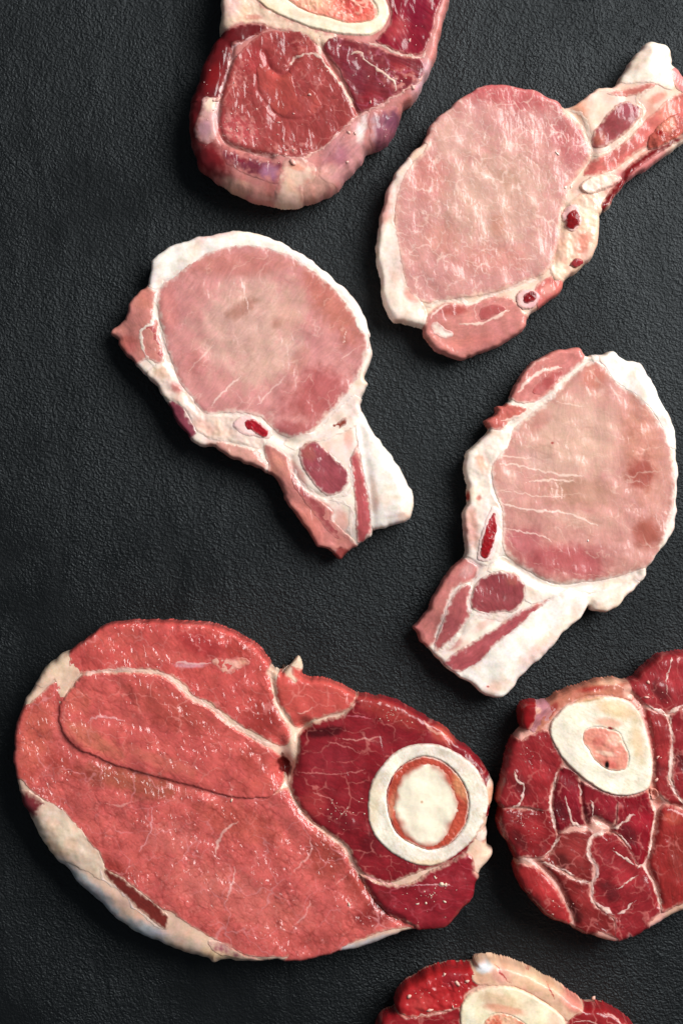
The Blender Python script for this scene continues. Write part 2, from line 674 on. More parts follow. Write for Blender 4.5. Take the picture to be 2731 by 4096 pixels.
    def layer(self, name, poly, color, mat='meat', lift=5, edge=16, sink=5, warp=4, rim=28, hole=None, floor=None,
              relief=1.5, rscale=40, wrinkle=None, parent=None, label=None, line=None, smooth=4, dome=0, on_top=False, blend=None, grow=None, raw=False, **kw):
        """a piece lying in the body: muscle, bone, fat. line = half width for a streak along an open path"""
        self.seed += 7
        s = self.seed
        if not on_top:
            fl = self.flush
            if mat in ('meat', 'wet', 'loin', 'fat'):
                if raw:
                    soft = 0.6
                    relief /= 0.55
                elif name == 'gristle':
                    lift, edge, sink, soft, relief = 5, 18, 1.2, 1.0, relief * 0.8
                elif lift <= 20:
                    lift = (1.2 + 0.09 * lift) * fl + lift * 0.4 * (1 - fl)
                    edge = 6 * fl + edge * 0.45 * (1 - fl)
                    sink = 0.6 * fl + 1.5 * (1 - fl)
                    soft = 1 - 0.75 * fl
                else:
                    lift *= 0.62
                    edge *= 0.5
                    sink = 1.5
                    soft = 0.7
            else:
                k = 0.5 - 0.25 * fl
                lift *= k
                sink = min(sink * 0.35, 2) if sink > 0 else sink * k
                soft = 1
                if name == 'rib_bone':
                    lift += 5
                if name == 'spongy_core':
                    lift += 4
                if mat == 'spongy':
                    lift += 3.5
                    relief *= 0.45
            relief *= 0.55
            if floor:
                floor *= 0.7
            dome *= 0.7
        if line:
            pl = spline(poly, False, smooth)
        else:
            pl = spline(poly, True, smooth)
            if rim:
                gi = np.clip(((pl[:, 0] - self.x0) / STEP).round().astype(int), 1, self.nx - 2)
                gj = np.clip(((pl[:, 1] - self.y0) / STEP).round().astype(int), 1, self.ny - 2)
                near = self.d[gj, gi] < rim
                n = self.nvec[gj, gi, :2]
                n = n / (np.linalg.norm(n, axis=1, keepdims=True) + 1e-6)
                pl = pl + n * near[:, None] * 60
        lo, hi = pl.min(0) - 16 - (line or 0), pl.max(0) + 16 + (line or 0)
        i0 = max(int((lo[0] - self.x0) / STEP), 0)
        j0 = max(int((lo[1] - self.y0) / STEP), 0)
        i1 = min(int((hi[0] - self.x0) / STEP) + 2, self.nx)
        j1 = min(int((hi[1] - self.y0) / STEP) + 2, self.ny)
        sl = (slice(j0, j1), slice(i0, i1))
        x, y = self.gx[sl], self.gy[sl]
        wx = x + fbm(x, y, 34, 3, s) * warp * 1.6 + perlin(x / 11, y / 11, s + 2) * warp * 0.5
        wy = y + fbm(x, y, 34, 3, s + 4) * warp * 1.6 + perlin(x / 11, y / 11, s + 6) * warp * 0.5
        if line:
            e0 = np.minimum(np.hypot(x - pl[0][0], y - pl[0][1]), np.hypot(x - pl[-1][0], y - pl[-1][1]))
            dp = line * (0.85 + 0.75 * fbm(x, y, 50, 2, s + 8)) * (0.3 + 0.7 * sstep(0, 34, e0)) - pdist(pl, wx, wy)
        else:
            dp = sdf(pl, wx, wy)
            if grow is None:
                grow = 12 if name in ('fat_cap', 'gristle') or (mat == 'fat' and lift < 6) else (self.grow if mat in ('meat', 'wet') else 0)
            dp = dp + grow
        f = np.minimum(dp, self.d[sl] + 0.5)
        t = np.clip(dp / edge, 0, 1)
        if (lift > 10 and mat != 'fat') or line:
            L = -sink + (lift + sink) * np.sqrt(1 - (1 - t) ** 2)
        else:
            L = -sink + (lift + sink) * sstep(0, edge, dp)
        if dome:
            L = L + dome * (1 - np.exp(-np.maximum(dp, 0) / (dome * 4)))
        if hole is not None:
            dh = -sdf(spline(hole, True, 4), wx, wy)
            f = np.minimum(f, dh + 14)
            L = L - floor * (1 - sstep(-10, 4, dh))
        if mat == 'fat':
            color = tuple(v * k_ for v, k_ in zip(color, (0.975, 0.965, 0.965)))
        C, h = self.tint(x, y, color, seed=s, kind=None if line else mat, **kw)
        if blend is None:
            blend = {'meat': (15, 0.7), 'wet': (13, 0.6), 'loin': (22, 0.75), 'fat': (22, 0.8), 'bone': (11, 0.6), 'marrow': (12, 0.7), 'spongy': (8, 0.5)}.get(mat)
        if line:
            blend = (line * 0.9, 0.75)
        if blend:
            ew, ea = blend
            w = ((1 - sstep(0, ew, dp + (fbm(x, y, 60, 2, s + 19) * ew * 0.6 if mat == 'marrow' else fbm(x, y, 22, 3, s + 19) * ew * 0.7))) * ea)[..., None]
            C = C * (1 - w) + self.TC[sl] * w
        self.TC[sl] = np.where((f > 0)[..., None], C, self.TC[sl])
        amp = sstep(0, edge * 1.2, dp) * self.nvec[sl][..., 2] ** 2
        L = L + (h + fbm(x, y, rscale, 2, s + 11) * relief + fbm(x, y, 170, 2, s + 12) * {'meat': 5, 'wet': 2}.get(mat, 0)) * amp * (1 if on_top else soft)
        if wrinkle:
            for (ang, ln_, wd, hh) in ([wrinkle] if not isinstance(wrinkle, list) else wrinkle):
                ca, sa = math.cos(math.radians(ang)), math.sin(math.radians(ang))
                wob = fbm(x, y, ln_ * 1.2, 2, s + 13) * wd * 1.6
                u, v = (x * ca + y * sa + wob) / (ln_ * 0.9), (-x * sa + y * ca + wob) / (wd * 2.0)
                f1, f2 = worley(u, v, s + 14)
                pres = sstep(-0.25, 0.35, fbm(x, y, 120, 2, s + 15))
                crk = (1 - sstep(0, 0.35, f2 - f1)) * pres
                L = L + (0.5 * soft + 0.15) * hh * amp * (-0.6 * crk + 0.5 * perlin(u * 0.5, v * 0.5, s + 16))
                C = C * (1 - 0.05 * min(hh, 3) * crk[..., None] * np.array([0.8, 1.2, 1.2]))
        if not on_top:
            L = np.maximum(L, -sink + (0.8 + sink) * sstep(0, edge, dp)) if hole is None else L
        if on_top:
            L = L + self.TL[sl]
        self.TL[sl] = np.where(f > 0, np.maximum(self.TL[sl], L), self.TL[sl])
        n = self.nvec[sl]
        pos = np.stack([x, y, self.Hs[sl]], -1) + n * L[..., None]
        ny, nx = x.shape
        p, c, tr, _ = clip_mesh(pos.reshape(-1, 3), f, C.reshape(-1, 3), nx, ny)
        if len(tr) == 0:
            print('EMPTY LAYER', name)
            return None
        me = make_mesh(name, self.local(p), c, tr, mat)
        o = self.link(name, me, parent)
        if label:
            o['label'] = label
        # remember the surface for crumbs
        return o

    def seam(self, pts, width, color=(238, 205, 190), lift=5, **kw):
        return self.layer('fat_seam', pts, color, 'fat', lift=1.3, edge=width, sink=1.2, line=width, warp=6, rim=0, relief=1.5,
                          rscale=14, on_top=True, **kw)

    def crumbs(self, spots, n_small=0, areas=(), color=(240, 205, 185), lift=8):
        """bits of sawn bone and fat: large ones singly, the dust in one object"""
        rnd = random.Random(self.seed)

        def blob(x, y, r, ns=6):
            i = min(max(int(round((x - self.x0) / STEP)), 0), self.nx - 1)
            j = min(max(int(round((y - self.y0) / STEP)), 0), self.ny - 1)
            z = self.Hs[j, i] + max(self.TL[j, i], 0) + r * 0.4
            v, f = [], []
            el, an = rnd.uniform(0.6, 1.6), rnd.uniform(0, 6.28)
            for k, (rr, zz) in enumerate(((0.9, -0.9), (1.0, 0.1), (0.55, 0.7))):
                for a in range(ns):
                    t = 6.283 * a / ns
                    q = r * rr * rnd.uniform(0.55, 1.4)
                    ux, uy = math.cos(t) * q * el, math.sin(t) * q / el
                    v.append((x + ux * math.cos(an) - uy * math.sin(an), y + ux * math.sin(an) + uy * math.cos(an), z + zz * r * 0.5))
            v.append((x, y, z + 0.8 * r * 0.5))
            for k in range(2):
                for a in range(ns):
                    b = (a + 1) % ns
                    f += [(k * ns + a, (k + 1) * ns + b, k * ns + b), (k * ns + a, (k + 1) * ns + a, (k + 1) * ns + b)]
            for a in range(ns):
                f.append((2 * ns + a, 3 * ns, 2 * ns + (a + 1) % ns))
            return v, [t[::-1] for t in f]
        for (x, y, r) in spots:
            v, f = blob(x, y, r * 0.7, 8)
            v, f = np.array(v), np.array(f)
            c = np.tile(lin(color), (len(v), 1))
            self.link('crumb', make_mesh('crumb', self.local(v), c, f, 'fat'))
        V, Fc, base = [], [], 0
        for (ax, ay, rx, ry, n, r0, r1) in areas:
            for _ in range(n):
                a, q = rnd.uniform(0, 6.283), abs(rnd.gauss(0, 0.5))
                x, y = ax + math.cos(a) * q * rx, ay + math.sin(a) * q * ry
                i = min(max(int(round((x - self.x0) / STEP)), 0), self.nx - 1)
                j = min(max(int(round((y - self.y0) / STEP)), 0), self.ny - 1)
                if self.d[j, i] < 20:
                    continue
                v, f = blob(x, y, rnd.uniform(r0, r1) * rnd.uniform(0.5, 1), 5)
                V += v
                Fc += [(i + base, j + base, k + base) for i, j, k in f]
                base += len(v)
        if V:
            V = np.array(V)
            n = fbm(V[:, 0], V[:, 1], 60, 2, 3)
            c = lin(color)[None] * (1 + n[:, None] * 0.25)
            o = self.link('bone_dust', make_mesh('bone_dust', self.local(V), c, np.array(Fc), 'fat'))
            o['kind'] = 'stuff'


CREAM = (236, 216, 196)
WHITE = (244, 234, 224)


def blob(k, x, y, rx, ry, ang, c, a):
    """soft patch of another tissue colour or of painted-in dark, given in one of the tracing windows"""
    ox, oy, s = CROP[k]
    return (ox + x * s, oy + y * s, rx * s, ry * s, ang, c, a)


def spot(k, x, y, r):
    ox, oy, s = CROP[k]
    return (ox + x * s, oy + y * s, r)


def patch(k, x, y, rx, ry, n, r0, r1):
    ox, oy, s = CROP[k]
    return (ox + x * s, oy + y * s, rx * s, ry * s, n, r0, r1)


# ---------------------------------------------------------------- shank slice cut by the top edge
def shank_top():
    out = P('A', '245,-20 243,100 232,160 240,190 200,240 165,310 140,360 120,440 90,500 78,580 72,680 80,740 100,800 118,860 '
            '160,905 200,935 262,970 300,1000 370,1035 440,1055 510,1060 575,1075 640,1070 700,1055 800,1015 850,985 900,920 960,860 '
            '1000,800 1040,780 1090,760 1130,725 1160,650 1180,600 1200,560 1255,520 1300,430 1335,350 1365,290 1375,220 1400,130 1420,40 '
            '1435,-20 1440,-140 1380,-280 1200,-380 900,-430 600,-420 400,-360 280,-220')
    face = P('A', '290,-20 300,120 330,200 300,330 270,450 245,560 240,690 280,770 400,830 560,850 700,830 830,760 950,650 1000,610 1130,545 '
             '1240,480 1300,380 1340,230 1380,60 1395,-60 1360,-240 1200,-330 900,-390 600,-380 420,-320 310,-200')
    c = Cut('beef_shank_slice', 'thick dark red shank slice with a swirled round muscle, cut off by the top edge', 'meat',
            out, 230, face=face, color=(192, 122, 116), relief=6, seed=3, flush=0.5, grow=3, grooves=[(P('A', '470,300 500,380 560,412 600,380 630,330'), 14, 8), (P('A', '430,410 440,500 500,585 560,635 640,645 720,630 775,580'), 8, 3),
            (P('A', '760,260 800,340 850,420 900,500 950,610'), 10, 9), (P('A', '300,270 290,350 260,450 240,530 228,640 260,755 340,800 500,840'), 14, 14)],
            blobs=[blob('A', 120, 640, 110, 230, 0, (112, 18, 24), 1.0), blob('A', 190, 850, 150, 110, 20, (124, 26, 32), 0.95), blob('A', 330, 985, 110, 40, 15, (222, 170, 150), 0.8),
                   blob('A', 430, 1010, 110, 40, 10, (206, 140, 130), 0.6), blob('A', 700, 1010, 90, 50, -20, (214, 164, 146), 0.7), blob('A', 760, 960, 120, 70, -30, (216, 164, 148), 0.7),
                   blob('A', 850, 800, 150, 70, -35, (186, 124, 128), 0.6), blob('A', 1290, 420, 60, 120, 20, (205, 160, 165), 0.8)],
            mottle=0.2)
    c.layer('fat', P('A', '240,-40 400,-40 440,40 510,92 600,135 690,172 770,200 840,215 770,262 740,250 700,215 640,190 540,170 450,140 350,140 '
            '290,160 240,192 228,150'), (226, 196, 172), 'fat', lift=10, edge=40, relief=7, rscale=30,
            blobs=[blob('A', 300, 60, 70, 80, 0, (232, 190, 180), 0.7), blob('A', 410, 115, 60, 20, 0, (190, 120, 105), 0.7)])
    c.layer('muscle', P('A', '215,215 300,165 400,148 470,150 490,168 470,190 420,215 370,240 310,265 300,330 280,400 250,480 240,530 160,530 '
            '90,560 75,540 95,490 125,430 145,350 175,290'), (98, 12, 18), lift=12, edge=34, relief=3,
            blobs=[blob('A', 220, 420, 50, 90, 20, (124, 16, 20), 0.8)], label='dark red glossy flank muscle')
    c.layer('fat', P('A', '165,535 215,525 245,535 240,600 232,680 210,740 150,760 115,700 130,640 150,590'), (214, 165, 160), 'fat', raw=True, lift=1.6, sink=0.6,
            edge=10, blend=(26, 0.85), blobs=[blob('A', 190, 560, 40, 50, 0, (238, 205, 185), 0.9), blob('A', 160, 690, 45, 60, 0, (170, 120, 135), 0.6)])
    c.layer('muscle', P('A', '250,770 330,800 440,835 560,855 570,900 545,980 470,960 390,935 310,895 260,850'), (112, 40, 55), raw=True, lift=1.6, sink=0.6, edge=10,
            blobs=[blob('A', 500, 920, 60, 60, 0, (160, 105, 130), 0.7), blob('A', 330, 840, 70, 25, 15, (130, 30, 45), 0.7)],
            label='dark purple muscle on the side', blend=(40, 0.9))
    c.layer('fat', P('A', '570,880 600,845 650,845 690,870 730,890 720,950 670,985 650,1060 590,1078 520,1060 540,1000 555,940'), (226, 190, 170),
            'fat', raw=True, lift=3, sink=0.6, edge=16, relief=3, blend=(40, 0.9), blobs=[blob('A', 640, 890, 50, 25, 20, (225, 140, 120), 0.6)])
    c.layer('muscle', P('A', '1010,620 1090,590 1180,560 1190,590 1165,660 1135,725 1090,762 1040,785 1000,800 1010,720'), (138, 78, 92), raw=True, lift=1.6, sink=0.6,
            edge=10, blobs=[blob('A', 1030, 680, 30, 90, 0, (200, 165, 170), 0.6), blob('A', 1130, 640, 50, 60, 0, (95, 50, 75), 0.5)],
            fiber=(-60, 60, 9, 0.15, 1.5), label='purple muscle on the side', blend=(40, 0.9))
    c.layer('membrane', P('A', '950,640 1000,615 1005,700 1000,790 940,850 880,910 820,960 760,930 800,850 860,770 900,710'), (200, 142, 140), 'fat',
            raw=True, lift=1.2, sink=0.5, edge=10, blend=(36, 0.9), blobs=[blob('A', 975, 680, 28, 90, 10, (232, 212, 205), 0.9), blob('A', 850, 830, 90, 60, -40, (160, 92, 106), 0.7),
                                    blob('A', 800, 900, 60, 40, -30, (212, 156, 146), 0.6)], fiber=(-40, 80, 14, 0.12, 2))
    # cut face
    c.layer('muscle', P('A', '470,195 540,183 640,185 700,210 740,262 755,300 805,360 850,420 900,510 930,570 947,610 930,650 860,710 800,770 '
            '720,815 650,842 560,832 440,820 340,790 260,750 230,690 228,640 240,580 250,500 280,410 310,340 370,270 420,225'),
            (150, 58, 56), lift=12, edge=22, relief=4, wrinkle=[(70, 90, 16, 2.0), (20, 60, 12, 1.2)],
            blobs=[blob('A', 330, 700, 130, 90, 20, (188, 80, 82), 0.7), blob('A', 430, 350, 110, 90, 30, (172, 58, 60), 0.6),
                   blob('A', 600, 250, 120, 50, 0, (120, 30, 34), 0.6)],
            net=(60, 30, 1.5, 3, (206, 130, 122), 0.3, 0.5), fiber=(65, 70, 10, 0.10, 1.2), rim=0,
            smear=[blob('A', 330, 690, 150, 120, 20, (216, 140, 132), 0.75), blob('A', 600, 800, 200, 60, 0, (214, 136, 128), 0.7), blob('A', 340, 430, 80, 150, 15, (200, 116, 108), 0.6), blob('A', 690, 270, 120, 60, 10, (196, 110, 100), 0.6)])
    c.layer('muscle', P('A', '430,420 440,350 470,310 500,370 560,412 600,395 620,440 650,520 690,500 710,480 770,560 760,590 720,628 640,642 '
            '560,630 500,585 445,510'), (160, 64, 58), lift=14, edge=24, sink=3, relief=4, rim=0, wrinkle=(35, 70, 13, 3.0),
            fiber=(55, 60, 10, 0.10, 1.2), blobs=[blob('A', 510, 440, 50, 80, 0, (186, 75, 70), 0.6)], label='curled inner fold of the round muscle')
    c.layer('muscle', P('A', '600,400 610,350 650,330 720,325 780,340 830,420 880,520 890,560 830,590 780,560 720,490 690,500 650,520 625,450'),
            (142, 54, 52), lift=14, edge=24, sink=3, relief=3, rim=0, fiber=(55, 70, 10, 0.10, 1.2))
    c.layer('muscle', P('A', '770,270 800,230 860,218 950,235 1040,260 1130,300 1240,325 1285,335 1295,400 1265,450 1210,490 1130,532 1060,577 '
            '1000,602 955,606 920,540 890,460 850,380 800,320'), (118, 34, 42), lift=14, edge=20, rim=0, relief=4,
            blobs=[blob('A', 940, 400, 60, 120, -20, (108, 24, 40), 0.7), blob('A', 1180, 390, 90, 40, 30, (150, 40, 45), 0.7),
                   blob('A', 1020, 540, 80, 50, -20, (140, 30, 40), 0.6)], net=(70, 20, 2.5, 4, (170, 90, 110), 0.3, 0.5),
            fiber=(20, 90, 10, 0.12, 1.2),
            smear=[blob('A', 1180, 440, 120, 80, 20, (214, 140, 128), 0.7), blob('A', 1000, 300, 140, 50, 20, (170, 90, 88), 0.6)])
    c.layer('muscle', P('A', '1085,-80 1110,20 1128,90 1112,160 1060,218 1050,240 1130,280 1210,308 1275,308 1312,260 1342,180 1362,100 1387,20 '
            '1390,-80 1330,-200 1180,-260'), (132, 16, 38), lift=12, edge=20, relief=5, rim=0,
            blobs=[blob('A', 1160, 170, 60, 80, 30, (165, 55, 60), 0.7), blob('A', 1260, 60, 70, 120, 10, (122, 10, 40), 0.7)],
            fiber=(60, 90, 10, 0.12, 1.2))
    c.layer('muscle', P('A', '330,-190 430,-110 600,-165 900,-155 1050,-100 1130,-270 1000,-375 640,-395 430,-330'), (140, 30, 36), lift=12, edge=20, rim=0, relief=4, fiber=(20, 60, 10, 0.1, 1.2))
    b = c.layer('bone', P('A', '390,0 440,42 500,87 600,132 700,172 800,197 900,212 1000,215 1060,195 1100,150 1120,100 1112,50 1090,0 1040,-70 '
                '900,-130 700,-140 500,-100 420,-50'), (236, 222, 196), 'bone', lift=24, edge=12, sink=10, warp=2, rim=0,
                hole=P('A', '560,0 600,40 660,80 740,110 800,125 880,150 960,150 1020,140 1060,100 1050,50 1010,0 960,-40 850,-80 700,-70 600,-35'),
                floor=12, relief=1.0,
                blobs=[blob('A', 480, 60, 120, 30, 35, (235, 205, 172), 0.7), blob('A', 850, 140, 300, 22, 12, (238, 210, 180), 0.6)])
    c.layer('marrow', P('A', '560,0 600,40 660,80 740,110 800,125 880,150 960,150 1020,140 1060,100 1050,50 1010,0 960,-40 850,-80 700,-70 600,-35'),
            (214, 112, 96), 'marrow', lift=20, edge=12, sink=0, relief=5, rscale=22, warp=3, rim=0, parent=b,
            blobs=[blob('A', 720, 30, 140, 70, 20, (232, 176, 146), 0.9), blob('A', 950, 60, 90, 70, 20, (200, 66, 60), 0.6),
                   blob('A', 870, 60, 14, 80, 30, (200, 90, 70), 0.7)], net=(30, 0, 1.2, 8, (240, 170, 150), 0.6, 2.0), mottle=0.3)
    for pts, w in (('600,372 620,335 660,312 710,303 760,322 800,380 850,440 900,520 932,585', 9), ('915,300 970,300 1000,340 1060,390 1110,420 1140,450 1147,500', 7),
                   ('745,215 752,260 770,320', 12), ('1000,240 1080,265 1160,300 1230,320 1290,318 1310,270', 7)):
        c.seam(P('A', pts), w, (226, 190, 172), lift=23)
    c.seam(P('A', '430,205 370,240 312,268 300,335 275,410 247,500 235,540 225,600 232,660'), 7, (224, 176, 172), lift=16)
    c.seam(P('A', '260,750 340,790 440,822 560,835 650,845 720,820 800,772 860,712 940,640 1000,605 1060,580 1130,535 1210,492 1270,450 1300,380'), 6,
           (216, 160, 150), lift=13)
    c.crumbs([spot('A', 228, 542, 13), spot('A', 210, 545, 9), spot('A', 620, 870, 18), spot('A', 706, 517, 8), spot('A', 545, 660, 7),
              spot('A', 1222, 235, 9), spot('A', 1020, 556, 7), spot('A', 908, 712, 9), spot('A', 940, 715, 8), spot('A', 900, 860, 8),
              spot('A', 860, 265, 7), spot('A', 1240, 480, 12)],
             areas=[patch('A', 330, 700, 308.75, 178.75, 60, 1.44, 4.41), patch('A', 620, 800, 260, 97.5, 28, 1.44, 4.41), patch('A', 360, 420, 162.5, 260, 20, 1.44, 3.78),
                    patch('A', 1150, 440, 260, 130, 28, 1.44, 4.41), patch('A', 1200, 150, 195, 276.25, 16, 1.44, 3.78),
                    patch('A', 700, 320, 406.25, 260, 20, 1.44, 3.78), patch('A', 1100, 690, 97.5, 130, 10, 1.44, 3.78), patch('A', 150, 560, 130, 325, 10, 1.44, 3.78)],
             color=(226, 170, 158), lift=12)


# ---------------------------------------------------------------- chop at the upper right
LOIN_NET = (62, 40, 2.0, 2.6, (238, 206, 192), 0.4, 0.6)


def chop_upper():
    out = P('B', '520,340 580,310 650,298 720,305 800,318 880,345 940,375 985,405 1050,380 1110,340 1150,315 1230,300 1270,250 1300,200 1340,150 '
            '1375,105 1410,92 1450,97 1490,125 1508,170 1510,200 1545,235 1568,260 1600,290 1640,340 1660,450 1620,540 1568,575 1520,620 1440,665 '
            '1400,700 1340,740 1280,780 1240,830 1200,895 1150,935 1150,1000 1140,1090 1110,1140 1040,1205 985,1250 960,1310 900,1360 850,1390 '
            '800,1440 790,1480 730,1530 660,1570 580,1600 520,1620 490,1637 430,1620 360,1590 320,1545 295,1510 290,1480 220,1460 150,1452 120,1400 '
            '95,1320 85,1230 70,1140 68,1060 80,980 95,920 110,850 150,750 180,700 210,660 260,610 300,570 330,500 380,450 440,400')
    c = Cut('pork_chop', 'pale pork chop with rib end pointing to the upper right corner', 'meat', out, 135, rim=58, color=(232, 196, 176), relief=6,
            seed=101, grooves=[(P('B', '985,410 1050,480 1095,560 1112,650 1060,740 1005,810'), 22, 14), (P('B', '300,1400 420,1358 560,1350 700,1305 850,1250'), 16, 9), (P('B', '1400,600 1300,680 1240,760 1180,850'), 20, 16), (P('B', '930,1180 960,1050 985,900'), 14, 7)],
            bumps=[(2600, 260, 90, 110, 24), (2480, 480, 60, 60, 8)], thin=[(1850, 1430, 110, 0.8)], group='pork chops', flush=0.85, und=8, mottle=0.12,
            blobs=[blob('B', 1300, 330, 300, 120, -20, (230, 194, 178), 0.8), blob('B', 1060, 430, 60, 40, 40, (214, 150, 124), 0.7), blob('B', 1430, 370, 60, 30, -30, (206, 130, 112), 0.7), blob('B', 1390, 450, 40, 60, 30, (206, 140, 118), 0.6), blob('B', 1000, 1150, 120, 160, 30, (222, 160, 140), 0.6),
                   blob('B', 1350, 720, 200, 80, -40, (196, 110, 110), 0.8), blob('B', 870, 1340, 90, 60, -40, (205, 130, 118), 0.7),
                   blob('B', 130, 900, 60, 200, 15, (222, 165, 155), 0.6)])
    c.layer('fat_cap', P('B', '285,610 230,690 180,780 152,880 140,960 155,1020 168,1100 186,1180 196,1260 230,1310 290,1385 300,1445 230,1462 150,1455 112,1390 '
            '88,1280 72,1150 92,1030 98,920 118,850 160,740 210,660'), (242, 222, 208), 'fat', lift=10, edge=26, relief=5,
            blobs=[blob('B', 110, 900, 35, 150, 10, (226, 160, 150), 0.6), blob('B', 240, 1330, 60, 40, 40, (224, 150, 135), 0.7)])
    c.layer('loin_muscle', P('B', '530,335 600,306 680,302 780,320 880,348 950,395 985,430 1030,470 1070,500 1092,560 1112,620 1105,670 1060,730 1010,800 '
            '990,880 965,950 960,1040 940,1120 920,1180 880,1230 800,1262 700,1302 600,1327 480,1347 380,1362 320,1372 260,1352 210,1300 190,1230 '
            '180,1150 160,1060 150,960 155,880 180,780 230,690 300,620 330,530 380,460 450,400'), (202, 146, 136), 'loin', lift=14, edge=30, sink=6, rim=20,
            relief=5, rscale=60, wrinkle=[(75, 60, 13, 1.6), (30, 120, 24, 1.5)],
            blobs=[blob('B', 700, 350, 320, 80, 10, (192, 104, 102), 0.8), blob('B', 1010, 580, 110, 150, -20, (192, 116, 112), 0.75),
                   blob('B', 640, 850, 330, 330, 0, (208, 166, 148), 0.85), blob('B', 430, 560, 150, 150, 30, (214, 170, 154), 0.7),
                   blob('B', 320, 760, 120, 150, 0, (208, 140, 126), 0.5), blob('B', 640, 1150, 260, 90, 0, (210, 146, 132), 0.5),
                   blob('B', 380, 1050, 120, 100, 30, (200, 140, 122), 0.45), blob('B', 850, 1130, 70, 110, 10, (208, 160, 146), 0.7),
                   blob('B', 700, 760, 70, 60, 20, (190, 146, 126), 0.6), blob('B', 660, 990, 40, 60, 0, (205, 148, 124), 0.6)],
            net=LOIN_NET, fiber=(70, 45, 8, 0.05, 0.7), net_list=[(26, 60, 2.0, 2.0, (240, 214, 202), 0.24, 0.4)])
    c.layer('muscle', P('B', '295,1500 310,1430 340,1390 420,1358 500,1368 560,1350 640,1330 720,1340 760,1380 795,1430 775,1490 700,1548 600,1592 500,1635 '
            '430,1618 350,1585'), (198, 124, 116), 'meat', lift=12, edge=28, relief=6, rscale=50,
            blobs=[blob('B', 450, 1405, 80, 30, -5, (176, 84, 76), 0.8), blob('B', 500, 1560, 160, 40, -10, (208, 124, 114), 0.7)],
            lines=[(P('B', '470,1465 560,1470 640,1440 710,1400'), 9, (236, 200, 184), 0.9, 3), (P('B', '560,1350 545,1400 555,1450'), 5, (226, 180, 168), 0.7, 1),
                   (P('B', '330,1440 360,1400 420,1370'), 9, (240, 210, 196), 0.8, 2)], fiber=(-15, 60, 9, 0.06, 1))
    c.layer('muscle', P('B', '560,1425 580,1385 640,1368 690,1378 700,1400 650,1430 590,1455'), (172, 82, 80), lift=18, edge=22, rim=0)
    c.layer('fat', P('B', '345,1470 370,1478 400,1500 430,1515 420,1530 385,1525 350,1500'), (248, 236, 224), 'fat', lift=20, edge=10, sink=0, rim=0)
    c.seam(P('B', '300,1390 380,1362 470,1352 520,1372 600,1335 700,1305 760,1275 850,1250'), 11, (240, 214, 198), lift=17)
    c.layer('gristle', P('B', '1100,825 1135,855 1148,960 1148,1050 1122,1112 1050,1192 990,1242 940,1252 915,1202 940,1130 960,1050 980,940 1010,880 '
            '1050,850'), (232, 192, 168), 'fat', lift=16, edge=26, relief=9, rscale=30,
            blobs=[blob('B', 1090, 930, 40, 80, -10, (240, 216, 194), 0.8), blob('B', 1070, 1070, 40, 70, 20, (222, 134, 112), 0.6),
                   blob('B', 950, 1200, 40, 40, 0, (240, 222, 200), 0.8)])
    c.layer('muscle', P('B', '850,1270 930,1230 985,1240 985,1262 960,1312 900,1362 850,1392 830,1340'), (198, 104, 96), lift=12, edge=24, relief=6,
            blobs=[blob('B', 900, 1300, 50, 30, -30, (222, 150, 138), 0.7)])
    for (pts, rp) in (('965,950 985,900 1030,880 1060,920 1065,980 1030,1020 990,1010', '985,955 1000,925 1035,912 1055,945 1050,990 1010,1012 985,990'),
                      ('745,1330 780,1300 830,1300 860,1330 850,1370 800,1400 755,1385', '775,1340 800,1312 840,1312 850,1335 830,1360 785,1375')):
        rb = c.layer('rib_bone', P('B', pts), (226, 176, 172), 'bone', lift=22, edge=14, sink=6, rim=0, relief=2)
        c.layer('spongy_core', P('B', rp), (120, 12, 18), 'spongy', lift=24, edge=9, sink=-14, rim=0, relief=6, rscale=12, warp=5, parent=rb,
                blobs=[], mottle=0.3)
    rb = c.layer('rib_bone', P('B', '1000,1180 1030,1150 1065,1148 1060,1175 1025,1192'), (140, 40, 44), 'spongy', lift=22, edge=9, sink=4, rim=0, relief=4,
                 rscale=12)
    # rib end
    c.layer('muscle', P('B', '1110,672 1180,640 1270,580 1360,490 1430,420 1500,360 1568,340 1640,380 1640,450 1568,480 1500,500 1400,590 1300,660 1220,720 '
            '1120,748 1070,745'), (196, 100, 92), lift=10, edge=24, relief=6, rim=0, fiber=(-40, 80, 11, 0.08, 1.5),
            blobs=[blob('B', 1230, 640, 130, 30, -40, (176, 92, 84), 0.7), blob('B', 1480, 430, 90, 50, -40, (214, 128, 112), 0.7)])
    c.layer('muscle', P('B', '1108,560 1150,490 1220,410 1280,384 1330,398 1357,440 1322,500 1270,550 1200,600 1130,617'), (142, 62, 64), lift=16, edge=26,
            sink=6, rim=0, relief=5, blobs=[blob('B', 1290, 430, 60, 40, -30, (150, 66, 76), 0.7), blob('B', 1150, 570, 40, 40, 0, (176, 96, 78), 0.6)],
            fiber=(-45, 60, 10, 0.10, 1.5), label='dark maroon oval muscle')
    c.layer('muscle', P('B', '1180,345 1280,322 1400,296 1415,318 1340,358 1250,364'), (190, 106, 96), lift=11, edge=18, rim=0, fiber=(-12, 60, 8, 0.1, 1))
    c.layer('fat', P('B', '1225,305 1290,210 1375,100 1410,88 1450,100 1475,170 1500,290 1490,320 1400,288 1300,293'), (244, 232, 216), 'fat', lift=16, edge=40,
            relief=4, rscale=80, blobs=[blob('B', 1330, 180, 60, 90, 30, (232, 200, 180), 0.5)])
    c.layer('fat', P('B', '1450,96 1492,125 1510,170 1508,205 1480,180 1460,140'), (236, 208, 190), 'fat', lift=14, edge=16)
    c.layer('muscle', P('B', '1475,168 1510,200 1568,255 1650,340 1568,352 1512,315 1492,250'), (202, 120, 118), lift=14, edge=24, fiber=(60, 40, 8, 0.08, 1))
